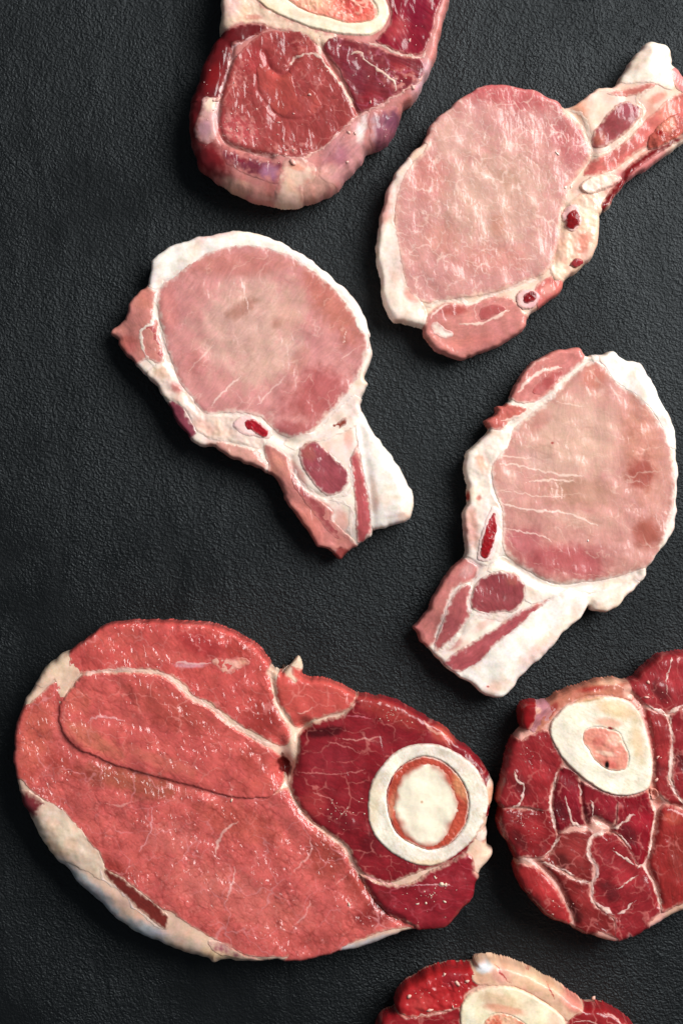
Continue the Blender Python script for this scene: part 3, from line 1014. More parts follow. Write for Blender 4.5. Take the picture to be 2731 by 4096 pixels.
    c.seam(P('B', '1415,320 1330,375 1370,430 1340,500 1270,570 1200,625 1130,650 1105,640'), 9, (238, 206, 184), lift=18)
    c.seam(P('B', '1000,420 1080,470 1100,560 1112,640'), 10, (240, 216, 198), lift=17)
    rb = c.layer('rib_bone', P('B', '1385,570 1430,508 1500,455 1565,440 1620,460 1610,520 1540,560 1480,590 1400,620'), (176, 84, 72), 'spongy', lift=12, edge=16,
                 relief=8, rscale=16, rim=0, blobs=[blob('B', 1480, 500, 60, 40, -30, (214, 134, 112), 0.8), blob('B', 1560, 480, 50, 60, 0, (190, 100, 92), 0.8), blob('B', 1440, 540, 20, 14, 0, (140, 20, 20), 0.8)],
                 mottle=0.25)
    c.layer('muscle', P('B', '1250,765 1272,718 1340,660 1430,605 1568,530 1600,530 1580,560 1440,640 1350,702 1285,772 1205,892 1158,935 1148,905 1190,830'),
            (116, 10, 16), lift=6, edge=14, rim=0, relief=3, label='dark red groove along the rib', fiber=(-40, 90, 7, 0.25, 2))
    c.layer('fat', P('B', '1053,790 1110,750 1170,735 1255,742 1245,785 1175,818 1110,842 1062,828'), (246, 224, 206), 'fat', lift=24, edge=22, sink=2, rim=0,
            relief=9, rscale=26)
    c.crumbs([spot('B', 945, 640, 9), spot('B', 985, 805, 9), spot('B', 1015, 800, 7)], color=(244, 220, 200), lift=18)


# ---------------------------------------------------------------- chop left of the middle
def chop_left():
    out = P('C', '500,80 600,65 690,58 760,72 850,98 960,160 1050,220 1130,290 1190,345 1230,390 1265,450 1290,510 1305,590 1310,640 1298,700 1280,760 '
            '1295,790 1285,820 1262,850 1250,900 1275,960 1310,1020 1370,1100 1430,1180 1470,1240 1490,1290 1508,1320 1502,1400 1490,1440 1440,1465 '
            '1330,1490 1300,1530 1240,1570 1190,1600 1160,1635 1130,1620 1105,1590 1050,1575 1030,1540 990,1480 940,1410 890,1350 885,1310 850,1250 '
            '790,1210 700,1170 620,1140 560,1100 465,1080 420,1030 370,970 330,890 300,840 270,790 210,740 155,670 95,615 90,575 55,550 70,515 '
            '120,480 140,410 180,360 235,310 250,250 250,200 300,160 380,115 440,98')
    c = Cut('pork_chop', 'pale pork chop left of centre with a white fat tail pointing down', 'meat', out, 135, rim=56, color=(238, 216, 202), relief=6,
            seed=201, grooves=[(P('C', '850,1040 900,1070 960,1080 1030,1050 1110,1000 1200,930 1260,860'), 26, 16), (P('C', '290,340 278,430 292,520 320,640 360,740 430,860 500,940'), 16, 7), (P('C', '920,1150 945,1240 1010,1310 1100,1345'), 14, 7), (P('C', '1250,960 1268,1100 1300,1300 1318,1480'), 20, 8), (P('C', '780,1110 840,1240 900,1340'), 24, 14)],
            thin=[(1360, 2210, 110, 0.75), (470, 1330, 90, 0.7)], bumps=[(1590, 1990, 110, 160, 22), (1240, 1850, 70, 90, 10)], group='pork chops', flush=0.85, und=8, mottle=0.10,
            blobs=[blob('C', 650, 1130, 160, 50, 25, (214, 160, 146), 0.8), blob('C', 300, 800, 60, 60, 45, (222, 160, 146), 0.6),
                   blob('C', 1180, 1590, 100, 50, 0, (140, 60, 56), 0.9), blob('C', 1170, 1460, 50, 90, -10, (222, 160, 150), 0.7), blob('C', 1080, 1390, 60, 26, 30, (206, 130, 122), 0.6), blob('C', 960, 1230, 24, 80, -30, (214, 150, 140), 0.6), blob('C', 1200, 1050, 30, 60, 0, (226, 176, 158), 0.6)])
    c.layer('fat_cap', P('C', '232,322 248,250 248,200 300,160 440,98 600,65 690,58 850,98 960,160 1130,290 1230,390 1290,510 1310,640 1290,770 1250,780 1288,640 '
            '1262,540 1198,420 1130,333 1020,243 900,168 790,133 690,124 600,138 520,168 440,213 380,252 350,278 300,292 295,322'), (245, 236, 226), 'fat',
            lift=14, edge=24, relief=6, rscale=45, blobs=[blob('C', 600, 80, 120, 14, -8, (232, 190, 182), 0.5), blob('C', 1290, 600, 20, 90, 0, (228, 190, 196), 0.6)])
    c.layer('loin_muscle', P('C', '700,120 800,128 900,160 1000,220 1080,280 1150,345 1200,410 1245,480 1280,550 1298,610 1280,680 1250,750 1210,820 1160,880 '
            '1090,960 1020,1030 960,1055 890,1050 830,1010 780,960 700,937 600,937 520,947 480,920 430,850 380,780 350,700 320,620 300,540 285,460 275,380 '
            '290,320 340,290 400,240 460,190 540,150 620,130'), (208, 146, 138), 'loin', lift=14, edge=30, sink=6, rim=0, relief=5, rscale=60,
            wrinkle=[(-55, 70, 14, 1.5), (5, 60, 9, 0.8)],
            blobs=[blob('C', 720, 500, 260, 330, 40, (212, 170, 154), 0.85), blob('C', 650, 220, 330, 70, 0, (198, 130, 118), 0.7),
                   blob('C', 1130, 420, 110, 260, -35, (196, 124, 108), 0.8), blob('C', 1040, 860, 200, 150, -40, (186, 104, 100), 0.85),
                   blob('C', 940, 1010, 140, 50, 0, (180, 100, 98), 0.7), blob('C', 690, 430, 100, 40, -35, (180, 132, 114), 0.8),
                   blob('C', 860, 500, 50, 40, -35, (178, 126, 110), 0.75), blob('C', 470, 690, 70, 80, 0, (206, 136, 128), 0.6),
                   blob('C', 330, 430, 60, 140, 0, (216, 142, 132), 0.6), blob('C', 800, 700, 200, 120, -30, (216, 176, 158), 0.7),
                   blob('C', 960, 690, 40, 90, 30, (200, 140, 124), 0.5), blob('C', 920, 450, 90, 140, 20, (212, 166, 148), 0.6)],
            net=(75, -50, 3.2, 2.4, (232, 192, 178), 0.24, 0.5), fiber=(-55, 70, 9, 0.06, 0.8),
            lines=[(P('C', '540,900 600,830 680,760'), 6, (246, 216, 204), 0.7, 1), (P('C', '430,740 500,660 560,600'), 5, (240, 206, 192), 0.5, 1),
                   (P('C', '1190,540 1175,600'), 4, (244, 214, 202), 0.8, 1), (P('C', '1240,620 1160,680'), 5, (240, 200, 186), 0.6, 1),
                   (P('C', '760,900 840,810 900,760'), 5, (240, 204, 192), 0.6, 1)])
    c.layer('muscle', P('C', '232,330 280,350 268,430 290,500 300,590 322,660 300,702 240,685 160,672 95,612 90,572 55,550 72,515 125,480 140,410 180,362'),
            (196, 124, 114), lift=12, edge=26, relief=6, fiber=(65, 50, 9, 0.07, 1.2),
            blobs=[blob('C', 130, 600, 60, 60, 0, (176, 92, 84), 0.7), blob('C', 220, 390, 50, 60, 0, (208, 126, 112), 0.7)])
    c.layer('muscle', P('C', '213,520 260,503 290,560 310,620 310,672 270,650 230,610'), (172, 84, 82), lift=18, edge=16, rim=0, relief=3)
    c.seam(P('C', '282,330 268,430 258,500 205,535 212,620 255,695 320,735'), 9, (246, 226, 212), lift=18)
    c.seam(P('C', '285,500 310,580 325,650 350,720'), 10, (244, 222, 208), lift=16)
    c.layer('gristle', P('C', '258,722 340,692 380,790 440,852 500,932 600,947 690,952 760,962 825,1010 800,1062 770,1100 700,1082 600,1062 540,1052 470,1012 '
            '430,932 360,872 300,842 240,762'), (240, 216, 200), 'fat', lift=12, edge=26, relief=9, rscale=36, rim=0,
            blobs=[blob('C', 380, 810, 40, 30, 20, (190, 110, 106), 0.7), blob('C', 300, 740, 40, 30, 0, (226, 186, 160), 0.7),
                   blob('C', 500, 1000, 70, 40, 20, (238, 190, 172), 0.6)])
    c.layer('muscle', P('C', '325,870 400,888 440,960 472,1012 462,1075 420,1032 368,972'), (132, 58, 72), lift=11, edge=22, relief=6,
            fiber=(60, 40, 8, 0.12, 1.5), label='dark purple muscle at the lower left rim')
    c.layer('muscle', P('C', '560,1070 640,1080 760,1110 800,1150 845,1250 790,1208 700,1168 620,1138'), (206, 146, 134), lift=8, edge=20, relief=5)
    rb = c.layer('rib_bone', P('C', '640,985 690,945 760,955 820,1000 832,1040 800,1062 740,1050 680,1040'), (236, 196, 190), 'bone', lift=20, edge=18, sink=4,
                 rim=0, relief=2)
    c.layer('spongy_core', P('C', '698,975 740,962 795,995 820,1028 800,1052 760,1040 710,1005'), (150, 22, 34), 'spongy', lift=22, edge=9, sink=-12, rim=0,
            relief=6, rscale=12, warp=5, parent=rb, mottle=0.35)
    c.layer('muscle', P('C', '790,1085 850,1095 915,1150 930,1220 960,1280 1050,1345 1120,1400 1130,1450 1200,1520 1240,1562 1130,1582 1050,1577 1030,1540 '
            '940,1410 890,1342 850,1250 800,1150'), (194, 120, 112), lift=10, edge=24, relief=5, fiber=(55, 80, 11, 0.10, 1.6),
            blobs=[blob('C', 860, 1180, 50, 90, -30, (214, 138, 122), 0.8), blob('C', 1000, 1460, 70, 120, -35, (204, 116, 104), 0.6),
                   blob('C', 1160, 1480, 30, 40, 0, (226, 156, 146), 0.6)])
    c.layer('muscle', P('C', '935,1215 985,1290 1060,1350 1110,1400 1125,1450 1175,1500 1150,1545 1090,1500 1030,1420 960,1330 920,1260'), (158, 74, 76), lift=14, edge=18, rim=0, relief=4,
            fiber=(52, 80, 9, 0.12, 1.4), blend=(26, 0.85))
    c.layer('muscle', P('C', '958,1110 1000,1072 1040,1064 1090,1108 1150,1160 1196,1210 1202,1270 1170,1312 1100,1332 1060,1310 1010,1250 968,1180'),
            (146, 64, 72), lift=16, edge=24, rim=0, relief=5, fiber=(50, 50, 10, 0.10, 1.5),
            blobs=[blob('C', 1000, 1120, 40, 60, -30, (170, 92, 84), 0.6)], label='dark maroon oval muscle')
    c.layer('muscle', P('C', '1235,1090 1250,1060 1258,1150 1282,1250 1302,1350 1312,1450 1302,1522 1240,1562 1230,1450 1225,1350 1215,1250 1205,1160'),
            (176, 80, 82), lift=12, edge=18, rim=0, relief=4, fiber=(82, 80, 8, 0.12, 1.5), blobs=[blob('C', 1240, 1110, 20, 50, 0, (214, 140, 126), 0.7)])
    c.layer('fat', P('C', '1240,890 1275,955 1370,1098 1472,1240 1508,1320 1502,1440 1330,1492 1312,1460 1302,1330 1272,1200 1252,1080 1240,980'), (247, 238, 228), 'fat',
            lift=18, edge=34, relief=4, rscale=90, blobs=[blob('C', 1320, 1330, 26, 100, -5, (238, 206, 190), 0.7), blob('C', 1460, 1430, 40, 30, 0, (228, 190, 166), 0.5)])
    c.layer('fat', P('C', '900,1075 960,1045 1040,1035 1120,960 1200,880 1250,840 1290,790 1285,820 1262,850 1245,900 1238,980 1200,1000 1120,1035 1070,1060 980,1065 '
            '940,1100'), (244, 226, 212), 'fat', lift=15, edge=22, relief=5)
    c.layer('pocket', P('C', '1112,995 1150,965 1190,945 1195,985 1160,1015 1125,1030'), (142, 62, 50), 'meat', lift=18, edge=10, sink=-15, rim=0, relief=3,
            label='reddish brown hollow in the fat')
    c.seam(P('C', '935,1190 960,1260 1040,1330 1110,1350 1190,1370 1215,1420 1200,1500 1225,1540'), 11, (240, 214, 202), lift=15)
    c.seam(P('C', '1195,1160 1215,1230 1205,1310 1120,1338'), 9, (240, 214, 204), lift=17)
    c.layer('muscle', P('C', '1100,1585 1240,1565 1190,1600 1160,1637 1130,1622'), (140, 60, 56), lift=6, edge=14, relief=3)


# ---------------------------------------------------------------- chop at the right
def chop_right():
    out = P('D', '850,75 900,68 980,60 1010,85 1030,100 1070,90 1110,95 1180,85 1220,120 1320,140 1350,190 1400,270 1440,350 1480,430 1510,500 1525,600 '
            '1530,700 1535,800 1530,880 1525,960 1505,1090 1460,1150 1410,1210 1385,1250 1360,1290 1355,1320 1310,1380 1250,1430 1200,1490 1130,1518 '
            '1060,1515 1035,1490 1010,1530 950,1590 880,1660 800,1750 720,1820 660,1880 600,1960 550,1992 490,1985 430,1950 350,1890 290,1860 230,1810 '
            '180,1750 140,1710 110,1680 95,1640 75,1605 110,1570 150,1510 180,1450 230,1360 280,1290 340,1230 365,1190 360,1110 355,1030 350,970 375,920 '
            '375,840 360,760 370,650 400,610 450,570 490,515 475,480 465,455 530,420 530,385 570,380 610,320 640,250 690,180 750,130')
    c = Cut('pork_chop', 'pale pork chop near the right edge with a broad white belly strip below', 'meat', out, 135, rim=56, color=(240, 220, 206), relief=6,
            seed=301, grooves=[(P('D', '560,1230 660,1290 760,1350 900,1385 1100,1365 1300,1310'), 22, 14), (P('D', '1030,130 960,200 860,310 740,400 620,500'), 16, 9), (P('D', '1045,1500 1050,1440 1120,1405 1280,1350'), 18, 14), (P('D', '340,1850 540,1690 740,1515 870,1430'), 16, 7), (P('D', '430,1280 390,1370 378,1500 330,1630'), 14, 6)],
            bumps=[(2120, 2640, 150, 120, 20), (2600, 1480, 90, 90, 14)], thin=[(1700, 2540, 100, 0.75)], group='pork chops', flush=0.85, und=8, mottle=0.10,
            blobs=[blob('D', 380, 1100, 30, 150, 0, (222, 160, 150), 0.7), blob('D', 400, 1260, 90, 50, -30, (220, 180, 174), 0.7), blob('D', 470, 1580, 120, 30, -35, (226, 176, 164), 0.6), blob('D', 300, 1700, 60, 24, -35, (216, 150, 144), 0.6)])
    c.layer('fat_cap', P('D', '1035,130 1075,95 1180,82 1220,118 1320,138 1400,270 1480,430 1525,600 1535,800 1525,960 1505,1090 1455,1160 1462,1080 1498,970 1512,860 '
            '1512,740 1487,600 1447,490 1388,400 1330,332 1250,282 1180,232 1145,180 1110,135'), (247, 240, 232), 'fat', lift=16, edge=26, relief=7, rscale=45)
    c.layer('loin_muscle', P('D', '1060,130 1120,150 1150,190 1200,250 1280,300 1360,370 1420,450 1470,540 1500,640 1515,760 1510,880 1490,990 1460,1090 1430,1180 '
            '1380,1250 1300,1300 1200,1330 1100,1350 1000,1360 890,1370 800,1350 720,1310 650,1270 590,1220 555,1150 555,1050 550,950 520,880 500,800 500,710 '
            '540,650 580,590 610,520 660,470 730,410 820,340 900,250 960,200 1010,150'), (206, 152, 138), 'loin', lift=14, edge=30, sink=6, rim=0, relief=5,
            rscale=60, wrinkle=[(80, 60, 13, 1.3), (10, 100, 20, 1.5)],
            blobs=[blob('D', 950, 560, 320, 300, 0, (212, 172, 152), 0.85), blob('D', 1330, 640, 130, 330, -10, (206, 146, 124), 0.7),
                   blob('D', 1330, 760, 100, 110, 20, (168, 92, 78), 0.9), blob('D', 1360, 1080, 90, 110, 10, (174, 102, 86), 0.85),
                   blob('D', 900, 1230, 300, 120, 10, (184, 100, 98), 0.85), blob('D', 680, 1120, 120, 90, 0, (190, 112, 110), 0.8),
                   blob('D', 980, 860, 230, 100, 5, (190, 144, 122), 0.75), blob('D', 600, 800, 80, 130, 0, (212, 164, 150), 0.7),
                   blob('D', 1060, 220, 80, 90, 0, (200, 126, 104), 0.6), blob('D', 760, 470, 90, 50, -40, (200, 138, 122), 0.5),
                   blob('D', 1000, 1010, 240, 60, 8, (212, 168, 150), 0.6), blob('D', 780, 690, 150, 60, 10, (214, 174, 156), 0.6),
                   blob('D', 835, 587, 12, 9, 0, (160, 50, 44), 0.8)],
            net=(70, 8, 3.2, 2.4, (232, 196, 178), 0.24, 0.5), fiber=(80, 50, 8, 0.05, 0.7),
            lines=[(P('D', '510,700 620,705 720,730 800,745 900,765 1000,765'), 6, (246, 220, 204), 0.62, 1.5), (P('D', '690,800 770,795 850,790 950,800'), 6, (244, 216, 200), 0.7, 1.5),
                   (P('D', '540,910 640,945 750,960 840,965 920,975 1010,1010 1090,1045'), 6, (246, 220, 206), 0.65, 1.5),
                   (P('D', '560,1050 680,1080 780,1100 840,1140'), 5, (240, 206, 194), 0.7, 1.5), (P('D', '530,660 620,665 720,670'), 5, (242, 214, 198), 0.6, 1),
                   (P('D', '860,360 940,375 1010,385'), 5, (240, 208, 192), 0.6, 1), (P('D', '540,850 640,860 760,880 900,885'), 4, (240, 208, 192), 0.6, 1)])
    c.layer('muscle', P('D', '850,72 980,58 1022,95 1010,140 950,190 890,240 830,310 770,350 700,372 620,362 598,330 640,250 700,175 770,120'), (198, 120, 112),
            lift=12, edge=26, relief=5, fiber=(-40, 60, 9, 0.07, 1.2), lines=[(P('D', '650,310 720,225 800,185 880,170'), 13, (240, 204, 190), 0.9, 3),
                                                                                 (P('D', '690,190 760,140 830,120'), 8, (230, 176, 164), 0.7, 2)])
    c.layer('muscle', P('D', '880,178 897,200 850,260 790,322 740,322 718,292 760,250 820,200'), (176, 84, 80), lift=18, edge=18, rim=0, relief=3,
            blobs=[blob('D', 770, 300, 40, 30, -40, (196, 110, 106), 0.7)])
    c.layer('muscle', P('D', '490,518 462,455 530,420 535,388 620,378 692,388 682,430 600,472 560,512'), (190, 98, 88), lift=12, edge=22, relief=8, rscale=30,
            lines=[(P('D', '555,465 620,450 690,420'), 8, (238, 196, 182), 0.8, 2)])
    c.seam(P('D', '1020,110 1000,155 900,245 820,340 740,390 680,430 600,485 560,520'), 12, (242, 218, 204), lift=17)
    c.layer('gristle', P('D', '480,525 560,518 612,530 592,600 540,652 502,702 490,780 512,880 550,950 556,1060 546,1170 512,1242 440,1252 380,1202 358,1100 353,970 '
            '378,920 373,840 358,740 373,650 450,570'), (243, 226, 212), 'fat', lift=14, edge=26, relief=8, rscale=40,
            blobs=[blob('D', 450, 700, 40, 70, -20, (226, 170, 144), 0.7), blob('D', 390, 1030, 40, 130, 0, (226, 168, 150), 0.7), blob('D', 430, 890, 20, 20, 0, (206, 90, 80), 0.6),
                   blob('D', 380, 880, 14, 40, 0, (190, 60, 50), 0.8)])
    rb = c.layer('rib_bone', P('D', '500,943 532,938 552,970 550,1080 532,1160 502,1232 440,1244 415,1205 435,1100 462,1000'), (240, 206, 200), 'bone', lift=20, edge=16,
                 sink=4, rim=0, relief=2)
    c.layer('spongy_core', P('D', '513,962 527,1000 532,1070 507,1160 480,1224 443,1218 433,1180 448,1110 478,1020'), (148, 18, 26), 'spongy', lift=22, edge=9, sink=-12,
            rim=0, relief=6, rscale=12, warp=4, parent=rb, mottle=0.35, blobs=[blob('D', 490, 1010, 30, 50, 15, (190, 70, 74), 0.6)])
    c.layer('muscle', P('D', '278,1298 340,1238 420,1260 432,1300 400,1352 300,1392 260,1482 230,1582 192,1690 172,1742 108,1682 72,1605 150,1510 200,1410'),
            (188, 112, 106), lift=10, edge=24, relief=6, fiber=(-60, 60, 9, 0.07, 1.2), blobs=[blob('D', 370, 1290, 60, 40, -30, (206, 150, 146), 0.7)])
    c.layer('muscle', P('D', '300,1402 370,1358 395,1380 385,1430 372,1480 385,1540 330,1622 270,1692 200,1745 183,1700 220,1600 260,1480'), (170, 86, 86), lift=14, edge=18,
            rim=0, relief=4, fiber=(-60, 70, 9, 0.10, 1.4))
    c.layer('muscle', P('D', '388,1420 420,1350 480,1310 560,1290 640,1310 680,1360 692,1430 660,1490 610,1527 560,1520 480,1537 400,1512 380,1470'), (144, 62, 66), lift=17,
            edge=26, rim=0, relief=5, fiber=(60, 60, 10, 0.10, 1.5), blobs=[blob('D', 620, 1340, 50, 40, 20, (170, 90, 82), 0.6)], label='dark maroon round muscle')
    c.layer('muscle', P('D', '238,1792 330,1720 430,1660 540,1590 640,1520 720,1480 870,1425 855,1450 740,1522 650,1612 540,1692 450,1792 340,1855 265,1832'), (164, 76, 80),
            lift=13, edge=20, rim=0, relief=4, fiber=(-35, 80, 9, 0.12, 1.5), blobs=[blob('D', 780, 1460, 90, 30, -30, (200, 120, 112), 0.7)])
    c.layer('fat', P('D', '335,1862 450,1790 540,1692 650,1605 740,1515 860,1432 960,1398 1040,1450 1035,1492 950,1590 720,1820 600,1962 550,1992 480,1982 400,1922'), (247, 238, 228),
            'fat', lift=15, edge=34, relief=8, rscale=70, blobs=[blob('D', 800, 1680, 260, 40, -42, (236, 204, 188), 0.6), blob('D', 540, 1930, 120, 40, -20, (236, 206, 190), 0.6),
                                                               blob('D', 480, 1930, 9, 6, 0, (180, 60, 50), 0.8)])
    c.layer('fat', P('D', '1038,1440 1100,1412 1200,1388 1290,1345 1350,1300 1358,1320 1310,1382 1200,1492 1130,1520 1060,1517 1035,1482'), (242, 222, 206), 'fat', lift=14, edge=26,
            relief=5)
    c.layer('fat', P('D', '540,1230 600,1240 700,1310 800,1365 900,1385 1000,1372 1150,1350 1290,1310 1340,1290 1330,1320 1200,1378 1080,1405 950,1392 860,1425 740,1462 690,1440 '
            '690,1370 640,1300 560,1280 490,1290'), (245, 230, 216), 'fat', lift=11, edge=20, relief=6, rscale=30, rim=0)
    c.seam(P('D', '200,1745 270,1700 330,1640 400,1560 420,1530 520,1550 600,1540'), 18, (242, 222, 208), lift=17)
    c.seam(P('D', '430,1290 390,1370 380,1440 375,1500 400,1530'), 8, (236, 208, 200), lift=17)
    c.seam(P('D', '300,1400 265,1470 235,1570 195,1690'), 6, (232, 196, 186), lift=15)
    c.crumbs([spot('D', 1032, 1125, 6)], color=(248, 232, 220), lift=18)


# ---------------------------------------------------------------- big leg steak
def leg_steak():
    out = P('E: 700,108 860,108 1000,118 1130,125 1220,165 1310,220 1380,280 1430,350 1470,370 1510,352 F: 310,262 350,235 393,172 414,232 424,283 520,295 620,325 720,370 820,390 '
            '910,410 1010,460 1100,510 1190,560 1250,620 1330,680 1390,740 1430,810 1465,870 1455,950 1430,1030 1420,1100 1425,1200 1452,1230 1440,1270 1400,1320 '
            '1350,1390 1330,1470 1270,1540 1220,1600 1180,1630 1080,1640 980,1660 860,1710 760,1745 600,1780 520,1800 400,1820 250,1820 110,1835 '
            'E: 1180,1880 1110,1900 1080,1870 990,1850 900,1820 780,1770 680,1720 600,1660 500,1560 420,1490 350,1410 270,1330 220,1260 180,1170 130,1080 '
            '110,1010 90,940 80,850 78,770 95,650 120,570 150,490 190,430 250,340 310,300 400,240 480,180 560,130 630,118')
    face = P('E: 700,125 1000,135 1200,175 1330,270 1420,390 F: 420,300 620,345 820,410 1010,480 1190,580 1330,720 1400,850 1400,1050 1340,1250 1330,1400 1230,1560 '
             '1080,1610 900,1640 760,1690 600,1735 400,1780 250,1780 E: 1280,1800 1080,1720 900,1620 860,1640 700,1520 545,1400 520,1310 420,1190 300,1080 180,1000 130,900 '
             '120,780 140,650 190,520 300,400 420,280 560,160')
    BLUE = (176, 178, 182)
    c = Cut('leg_steak', 'large red leg steak with a round bone ring, filling the lower left', 'meat', out, 190, face=face, color=(224, 186, 164), relief=6, seed=401, flush=0.85, und=12,
            mottle=0.14, bumps=[(1135, 3062, 40, 55, -75), (1210, 2900, 30, 30, -40), (1120, 2975, 30, 40, -20)],
            thin=[(1188, 2640, 40, 0.45)],
            grooves=[(P('E', '335,420 318,480 308,560 312,640 350,720 430,790 560,850 720,900 900,945 1100,1000'), 18, 5), (P('F', '345,870 400,985 470,1062 560,1130 650,1205 690,1285 760,1400 850,1530 960,1590'), 16, 14),
                     (P('F', '255,260 280,400 325,490 380,570 392,690 352,800'), 14, 12), (P('F', '410,570 470,528 570,495 650,475 710,420'), 12, 9)],
            blobs=[blob('E', 480, 1520, 300, 70, 47, BLUE, 0.95), blob('E', 760, 1720, 200, 60, 25, BLUE, 0.9), blob('E', 980, 1800, 150, 60, 20, (200, 176, 158), 0.8),
                   blob('E', 1150, 1840, 120, 40, 10, (222, 184, 150), 0.8), blob('F', 800, 1720, 330, 40, -14, (196, 186, 186), 0.9), blob('F', 1390, 780, 50, 120, -20, (208, 198, 198), 0.9),
                   blob('F', 1450, 920, 40, 80, 0, (205, 140, 110), 0.7), blob('F', 1410, 1160, 30, 60, 0, (170, 50, 40), 0.8), blob('E', 300, 360, 130, 30, -45, (224, 176, 158), 0.7)])
    c.layer('fat', P('E', '245,345 310,298 400,238 480,185 490,205 420,280 400,340 420,370 380,420 340,500 325,520 312,400 250,430 185,470 150,500 190,430'), (236, 204, 178), 'fat', lift=8,
            edge=24, relief=6)
    c.layer('fat', P('E', '195,1130 255,1045 330,1080 420,1180 490,1262 542,1350 545,1440 480,1405 400,1372 300,1325 225,1265 185,1190'), (226, 204, 182), 'fat', raw=True, lift=2, sink=0.7, edge=12, blend=(46, 0.9),
            relief=5, blobs=[blob('E', 300, 1290, 90, 40, 40, (226, 190, 160), 0.7)])
    c.layer('muscle', P('E', '135,965 250,1040 232,1092 190,1135 140,1065 110,1010'), (126, 44, 50), lift=9, edge=22, blend=(30, 0.85))
    c.layer('pocket', P('E', '560,1400 660,1452 770,1540 850,1605 882,1640 872,1700 840,1680 760,1610 680,1535 600,1462'), (108, 34, 28), lift=3, edge=14, sink=3, rim=0,
            label='dark red slit along the lower rim', fiber=(40, 80, 8, 0.15, 1), blend=(16, 0.8), grow=8)
    MAIN = (204, 92, 86)
    c.layer('muscle', P('E: 305,415 200,500 135,565 105,650 88,780 92,880 140,950 230,1030 330,1090 440,1215 530,1315 552,1385 655,1448 770,1536 850,1602 892,1615 960,1658 1080,1738 1200,1798 '
            '1320,1848 1500,1850 F: 230,1800 400,1810 520,1790 640,1742 760,1692 860,1655 980,1635 1070,1622 960,1585 870,1525 800,1445 740,1355 690,1285 650,1205 560,1130 '
            '470,1060 410,990 375,930 345,875 250,900 E: 1440,860 900,760 420,600 350,480'), MAIN, 'wet', mottle=0.13, lift=10, edge=26, relief=7, rscale=80, rim=16,
            wrinkle=[(40, 60, 15, 4.0), (-20, 55, 13, 2.5), (70, 80, 22, 2.5)],
            blobs=[blob('E', 200, 700, 110, 260, 10, (204, 96, 80), 0.7), blob('E', 150, 900, 60, 60, 0, (188, 76, 66), 0.6), blob('E', 700, 940, 330, 75, 14, (166, 80, 62), 0.9),
                   blob('E', 330, 850, 120, 60, 40, (180, 72, 62), 0.7), blob('E', 1250, 1150, 300, 110, 20, (188, 84, 70), 0.6), blob('E', 900, 1230, 160, 110, 10, (210, 108, 98), 0.6),
                   blob('E', 1150, 1500, 330, 150, 20, (212, 110, 100), 0.7), blob('F', 250, 1550, 260, 130, 10, (208, 104, 94), 0.7),
                   blob('F', 560, 1230, 130, 170, 20, (172, 72, 60), 0.8), blob('F', 800, 1560, 170, 80, -10, (140, 40, 38), 0.9), blob('F', 720, 1400, 80, 150, -20, (164, 62, 54), 0.8),
                   blob('E', 620, 1400, 120, 50, 40, (170, 60, 52), 0.7), blob('F', 420, 930, 60, 60, 30, (160, 64, 56), 0.7), blob('F', 560, 1680, 240, 50, -10, (194, 84, 78), 0.6)],
            net=(115, 20, 1.25, 3.4, (220, 138, 138), 0.45, 0.8), net_list=[(50, 60, 1.4, 3.0, (216, 124, 116), 0.35, 0.6), (30, 40, 2.0, 3.2, (146, 52, 44), 0.32, -1.2), (22, -25, 2.2, 2.6, (156, 60, 50), 0.22, -0.8)], fiber=(35, 60, 9, 0.06, 1.2),
            lines=[(P('E', '800,1060 805,1130 790,1210 740,1300'), 5, (232, 160, 160), 0.8, 1), (P('E', '1130,1330 1150,1240 1190,1180 1250,1145'), 8, (236, 184, 172), 0.8, 1.5),
                   (P('E', '560,1050 640,1065 700,1040'), 5, (232, 160, 150), 0.6, 1), (P('E', '1230,1420 1210,1500 1180,1570'), 5, (234, 170, 166), 0.7, 1),
                   (P('F', '465,1150 470,1220 430,1270 380,1330'), 6, (234, 170, 162), 0.7, 1), (P('F', '470,1470 440,1560 380,1620'), 5, (232, 164, 158), 0.65, 1),
                   (P('F', '60,1300 50,1380 20,1450'), 6, (234, 180, 172), 0.8, 1), (P('F', '600,1400 640,1370 680,1340'), 5, (230, 160, 150), 0.6, 1)])
    c.seam(P('E', '540,1350 550,1440 640,1507 720,1598 820,1682 872,1706'), 6, (222, 196, 184))
    c.layer('muscle', P('E', '1090,1760 1180,1775 1290,1835 1400,1868 1250,1862 1130,1830'), (150, 76, 92), lift=14, edge=20, rim=0, label='purple muscle at the lower rim', blend=(34, 0.9))
